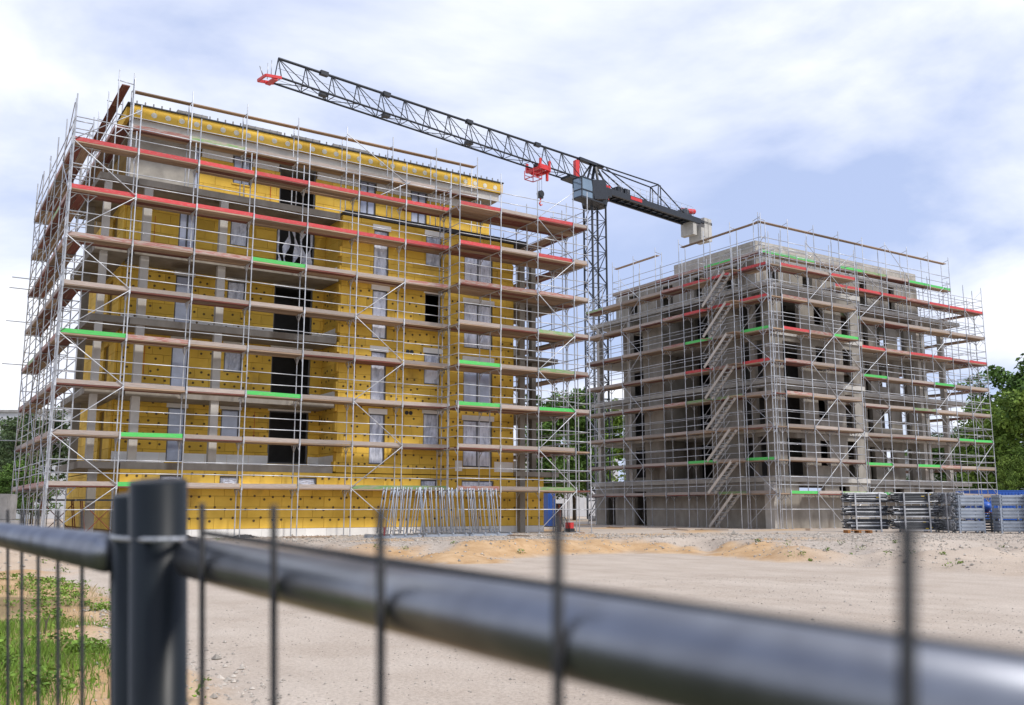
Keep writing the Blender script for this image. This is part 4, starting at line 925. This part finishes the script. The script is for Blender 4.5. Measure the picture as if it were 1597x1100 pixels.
for i, (px, Y, H, kind, lm, wd_, lab) in enumerate((
    (18,78,8.6,1,'leaf_grey',1.1,'greyish green tree before the pale house on the left'),(52,74,8.8,2,'leaf_grey',1.0,'slim greyish tree leaning against the left scaffold'),(40,66,4.6,3,'leaf',1.3,'low dark green bush tree by the concrete blocks'),(-25,84,8.0,3,'leaf_grey',1.1,'grey green tree at the far left of the pale house'),(8,62,3.6,2,'leaf',1.4,'low dark bushy tree just behind the concrete blocks'),
    (1590,112,18.5,2,'leaf',1.0,'tallest dark tree rising beside the far end of the grey block'),(1555,104,12.5,1,'leaf_light',1.0,'light green tree in front of the tallest dark tree'),(1622,98,13.5,3,'leaf_light',1.1,'broad light green tree above the blue container'),(1515,112,11.0,3,'leaf',1.1,'dark tree seen through the far balcony scaffold'),(1478,118,10.5,1,'leaf',1.2,'dark tree behind the balcony columns of the grey block'),(1582,94,6.4,2,'leaf_light',.8,'young pale birch above the blue container'),(1540,108,10.0,2,'leaf',1.2,'dense dark tree behind the young birch'),(1440,125,9.6,2,'leaf',1.2,'dark tree glimpsed through the grey shell'),
    (862,96,13.0,1,'leaf',1.1,'bright tree in the gap between the two blocks'),(896,100,13.5,3,'leaf',1.1,'tree in the gap close to the crane mast'),(934,108,13.0,2,'leaf_light',1.1,'tree seen low behind the crane mast'),(1660,105,16,1,'leaf',1.1,'big dark tree at the right edge behind the container'))):
    u, v = atd(px, Y, 2); tree(kind, u, v, H, lab, lm, tl_, wd_, i*1.3)
# ------------------------------------------------------------------ grass, weeds, stones
def scatter(n, xr, yr, accept):
    X = rng.uniform(*xr, n*6); Y = rng.uniform(*yr, n*6); keep = accept(X, Y); X, Y = X[keep][:n], Y[keep][:n]
    z = ground_z(X, Y)[0]; return X, Y, z
def blades(name, X, Y, Z, h, wdt, m_, label=None, cat='grass'):
    n = len(X); a_ = rng.uniform(0,6.28,n); hh = h*rng.uniform(.4,1.15,n); ww = wdt*rng.uniform(.6,1.3,n); le = rng.uniform(.1,.7,n)*hh; b_ = rng.uniform(0,6.28,n)
    U_, V_ = CU+X*cT+Y*sT, CV-X*sT+Y*cT
    dx, dy = np.cos(a_)*ww, np.sin(a_)*ww; lx, ly = np.cos(b_)*le, np.sin(b_)*le
    P = np.stack([np.stack([U_-dx,V_-dy,Z-.01],-1), np.stack([U_+dx,V_+dy,Z-.01],-1), np.stack([U_+dx*.7+lx*.4,V_+dy*.7+ly*.4,Z+hh*.6],-1), np.stack([U_+lx,V_+ly,Z+hh],-1), np.stack([U_-dx*.7+lx*.4,V_-dy*.7+ly*.4,Z+hh*.6],-1)],1).reshape(-1,3)
    me_ = bpy.data.meshes.new(name); me_.from_pydata(P.tolist(), [], [(5*i,5*i+1,5*i+2,5*i+3,5*i+4) for i in range(n)]); me_.materials.append(MATS[m_])
    return tag(link(name, me_, kind='stuff'), label, cat)
def acc(th):
    def f(X, Y):
        z, t_, lf, e = ground_z(X, Y); return (e-1.15-.13*(Y-7.7) + .45*fbm(X, Y, 8, 28, .6) + rng.normal(0,.35,len(X)) > th) & (lf > .5) & (t_ < .9)
    return f
X, Y, Z = scatter(52000, (-9,-1.2), (4.0,14), acc(-.1)); blades('grass', X, Y, Z, .14, .0045, 'grass', 'bright green rough grass on the sandy verge behind the fence')
X, Y, Z = scatter(5000, (-10,-1.2), (4.0,24), acc(-.6)); blades('dry_grass', X, Y, Z, .16, .003, 'straw', 'dry straw coloured stems mixed into the sandy verge')
# broadleaf weeds in tufts
def weeds(name, X, Y, Z, rad, nl, size, m_, label):
    vs, fs = [], []
    for x, y, z in zip(X, Y, Z):
        u, v = plan(x, y); n = int(nl*random.uniform(.6,1.3)); rr = rad*random.uniform(.5,1.3)
        for _ in range(n):
            a_ = random.uniform(0,6.28); d = rr*random.random()**.6; h = random.uniform(.02,.9)*rr; c0 = Vector((u+d*math.cos(a_), v+d*math.sin(a_), z+h)); t1 = Vector((random.gauss(0,1),random.gauss(0,1),random.gauss(0,.6))).normalized(); t2 = t1.cross(Vector((random.gauss(0,1),random.gauss(0,1),1))).normalized(); s = size*random.uniform(.6,1.3); n0 = len(vs)
            vs += [tuple(c0-t1*s), tuple(c0+t2*s*.5), tuple(c0+t1*s), tuple(c0-t2*s*.5)]; fs.append((n0,n0+1,n0+2,n0+3))
    me_ = bpy.data.meshes.new(name); me_.from_pydata(vs, [], fs); me_.materials.append(MATS[m_]); tag(link(name, me_, kind='stuff'), label, 'weeds')
X, Y, Z = scatter(420, (-12,-1.2), (4.0,26), acc(-1.3)); weeds('weeds', X, Y, Z, .17, 60, .03, 'grass', 'leafy green weeds scattered over the sand and grass verge')
X, Y, Z = scatter(60, (-15,26), (20,38), lambda X, Y: (ground_z(X,Y)[1] > .15) & (ground_z(X,Y)[1] < .9)); weeds('bank_weeds', X, Y, Z, .16, 26, .04, 'leaf_light', 'small weed tufts dotted along the sandy bank')
def stones(name, X, Y, Z, size, label):
    n = len(X); U_, V_ = CU+X*cT+Y*sT, CV-X*sT+Y*cT; s = size*rng.lognormal(0,.45,n)
    base_ = np.array([[1,0,0],[0,1,0],[-1,0,0],[0,-1,0],[0,0,.75],[0,0,-.75]]); P = base_[None]*s[:,None,None]*rng.uniform(.65,1.3,(n,6,1)); a_ = rng.uniform(0,6.28,n); c_, s2 = np.cos(a_)[:,None], np.sin(a_)[:,None]
    Q = np.stack([P[...,0]*c_-P[...,1]*s2+U_[:,None], P[...,0]*s2+P[...,1]*c_+V_[:,None], P[...,2]+(Z+s*.2)[:,None]],-1).reshape(-1,3)
    tri = [(0,1,4),(1,2,4),(2,3,4),(3,0,4),(1,0,5),(2,1,5),(3,2,5),(0,3,5)]
    me_ = bpy.data.meshes.new(name); me_.from_pydata(Q.tolist(), [], [tuple(6*i+k for k in t_) for i in range(n) for t_ in tri]); me_.materials.append(MATS['stone'])
    tag(link(name, me_, kind='stuff'), label, 'gravel')
X, Y, Z = scatter(14000, (-18,32), (20,48), lambda X, Y: ground_z(X,Y)[1] > rng.uniform(.05,.9,len(X))); stones('gravel_stones', X, Y, Z, .03, 'loose grey gravel along the top of the sandy bank')
X, Y, Z = scatter(9000, (-5,9), (5.5,26), lambda X, Y: (ground_z(X,Y)[1] < .05) & (ground_z(X,Y)[3] < .3)); stones('yard_grit', X, Y, Z, .007, 'fine grit strewn over the compacted yard')
X, Y, Z = scatter(2500, (-7,-1), (4.5,20), lambda X, Y: np.abs(ground_z(X,Y)[3]) < rng.exponential(.35,len(X))); stones('edge_stones', X, Y, Z, .017, 'broken stones along the left edge of the yard')
# dead stick in the sand
x_, y_ = onz(70, 985, ZY+.2); u, v = plan(x_, y_); g_ = gz(u, v); m = MB(); m.tube((u,v,g_-.03),(u+.01,v,g_+.14),.018,6,.014); m.tube((u+.01,v,g_+.13),(u+.05,v,g_+.24),.012,6,.005); m.tube((u+.01,v,g_+.12),(u-.03,v,g_+.2),.009,6,.004)
tag(m.build('stick','bark'), 'small dead forked stick standing in the sand behind the fence', 'stick')
# ------------------------------------------------------------------ construction fence right in front of us
def W(X, Yd, z): return Vector((*plan(X, (Yd-(z-HC)*sP)/cP), z))
P0f, Stf = (-.242,.741), (.0867,-.1224)
def fx(t_, z, off=0.0):
    nx_, ny_ = Stf[1], -Stf[0]; l_ = math.hypot(nx_, ny_); return W(P0f[0]+Stf[0]*t_+nx_/l_*off, P0f[1]+Stf[1]*t_+ny_/l_*off, z)   # off > 0 is toward us
fl_ = [gz(*fx(t_, 0).xy) for t_ in (-3, 2)]
fgr = min(fl_)
pr = thing('construction_fence', 'dark steel mesh construction fence panel with a thick pale top tube', 'fence', (*fx(-.83,0).xy, fgr))
def Lc(p, root): return p - root.location
zt_ = lambda t_: HC - .0425 - .0030*(t_+.6)
m = MB(); m.tube(Lc(fx(-.83,fgr),pr), Lc(fx(-.83,HC+.024),pr), .0245, 28); m.build('post','fence_paint',pr,True)
m = MB(); m.tube(Lc(fx(-.6,zt_(-.6),-.0205),pr), Lc(fx(4.9,zt_(4.9),-.0205),pr), .0178, 32); m.build('top_tube','fence_tube',pr,True)
for t_ in range(0, 5): rod('wire', Lc(fx(t_,fgr+.1),pr), Lc(fx(t_,HC+.004-.002*t_),pr), .0024, 'wire', pr, 10)
rod('wire', Lc(fx(-.6,zt_(-.6)+.021,-.031),pr), Lc(fx(4.9,zt_(4.9)+.0155,-.031),pr), .0024, 'wire', pr, 10)
m = MB(); m.tube(Lc(fx(-.6,fgr+.15),pr), Lc(fx(4.75,fgr+.15),pr), .0155, 16); m.build('bottom_tube','fence_tube',pr,True)
pl2 = thing('construction_fence', 'neighbouring dark mesh fence panel with a thinner looking tube running left', 'fence', (*fx(-1.18,0).xy, fgr))
m = MB(); m.tube(Lc(fx(-1.36,fgr,0),pl2), Lc(fx(-1.36,HC+.013,0),pl2), .021, 24); m.build('post','fence_paint',pl2,True)
m = MB(); m.tube(Lc(fx(-1.5,HC-.042,.0205),pl2), Lc(fx(-19,HC-.039,.0205),pl2), .0188, 28); m.build('top_tube','fence_tube',pl2,True)
for t_ in range(2, 19): rod('wire', Lc(fx(-t_,fgr+.1),pl2), Lc(fx(-t_,HC-.002),pl2), .0024, 'wire', pl2, 8)
m = MB(); m.tube(Lc(fx(-1.3,fgr+.15),pl2), Lc(fx(-19,fgr+.15),pl2), .0155, 16); m.build('bottom_tube','fence_tube',pl2,True)
cl_ = thing('fence_clamp', 'thin steel band clamping the two fence posts together', 'clamp', fx(-.95,HC-.028,.0))
m = MB()
for k in range(20):
    a0, a1 = 2*math.pi*k/20, 2*math.pi*(k+1)/20
    def cp(a_): return fx(-1.07+.46*math.cos(a_), HC-.0265, .0272*math.sin(a_)) - cl_.location
    m.tube(cp(a0), cp(a1), .0022, 6)
m.build('band','steel',cl_)
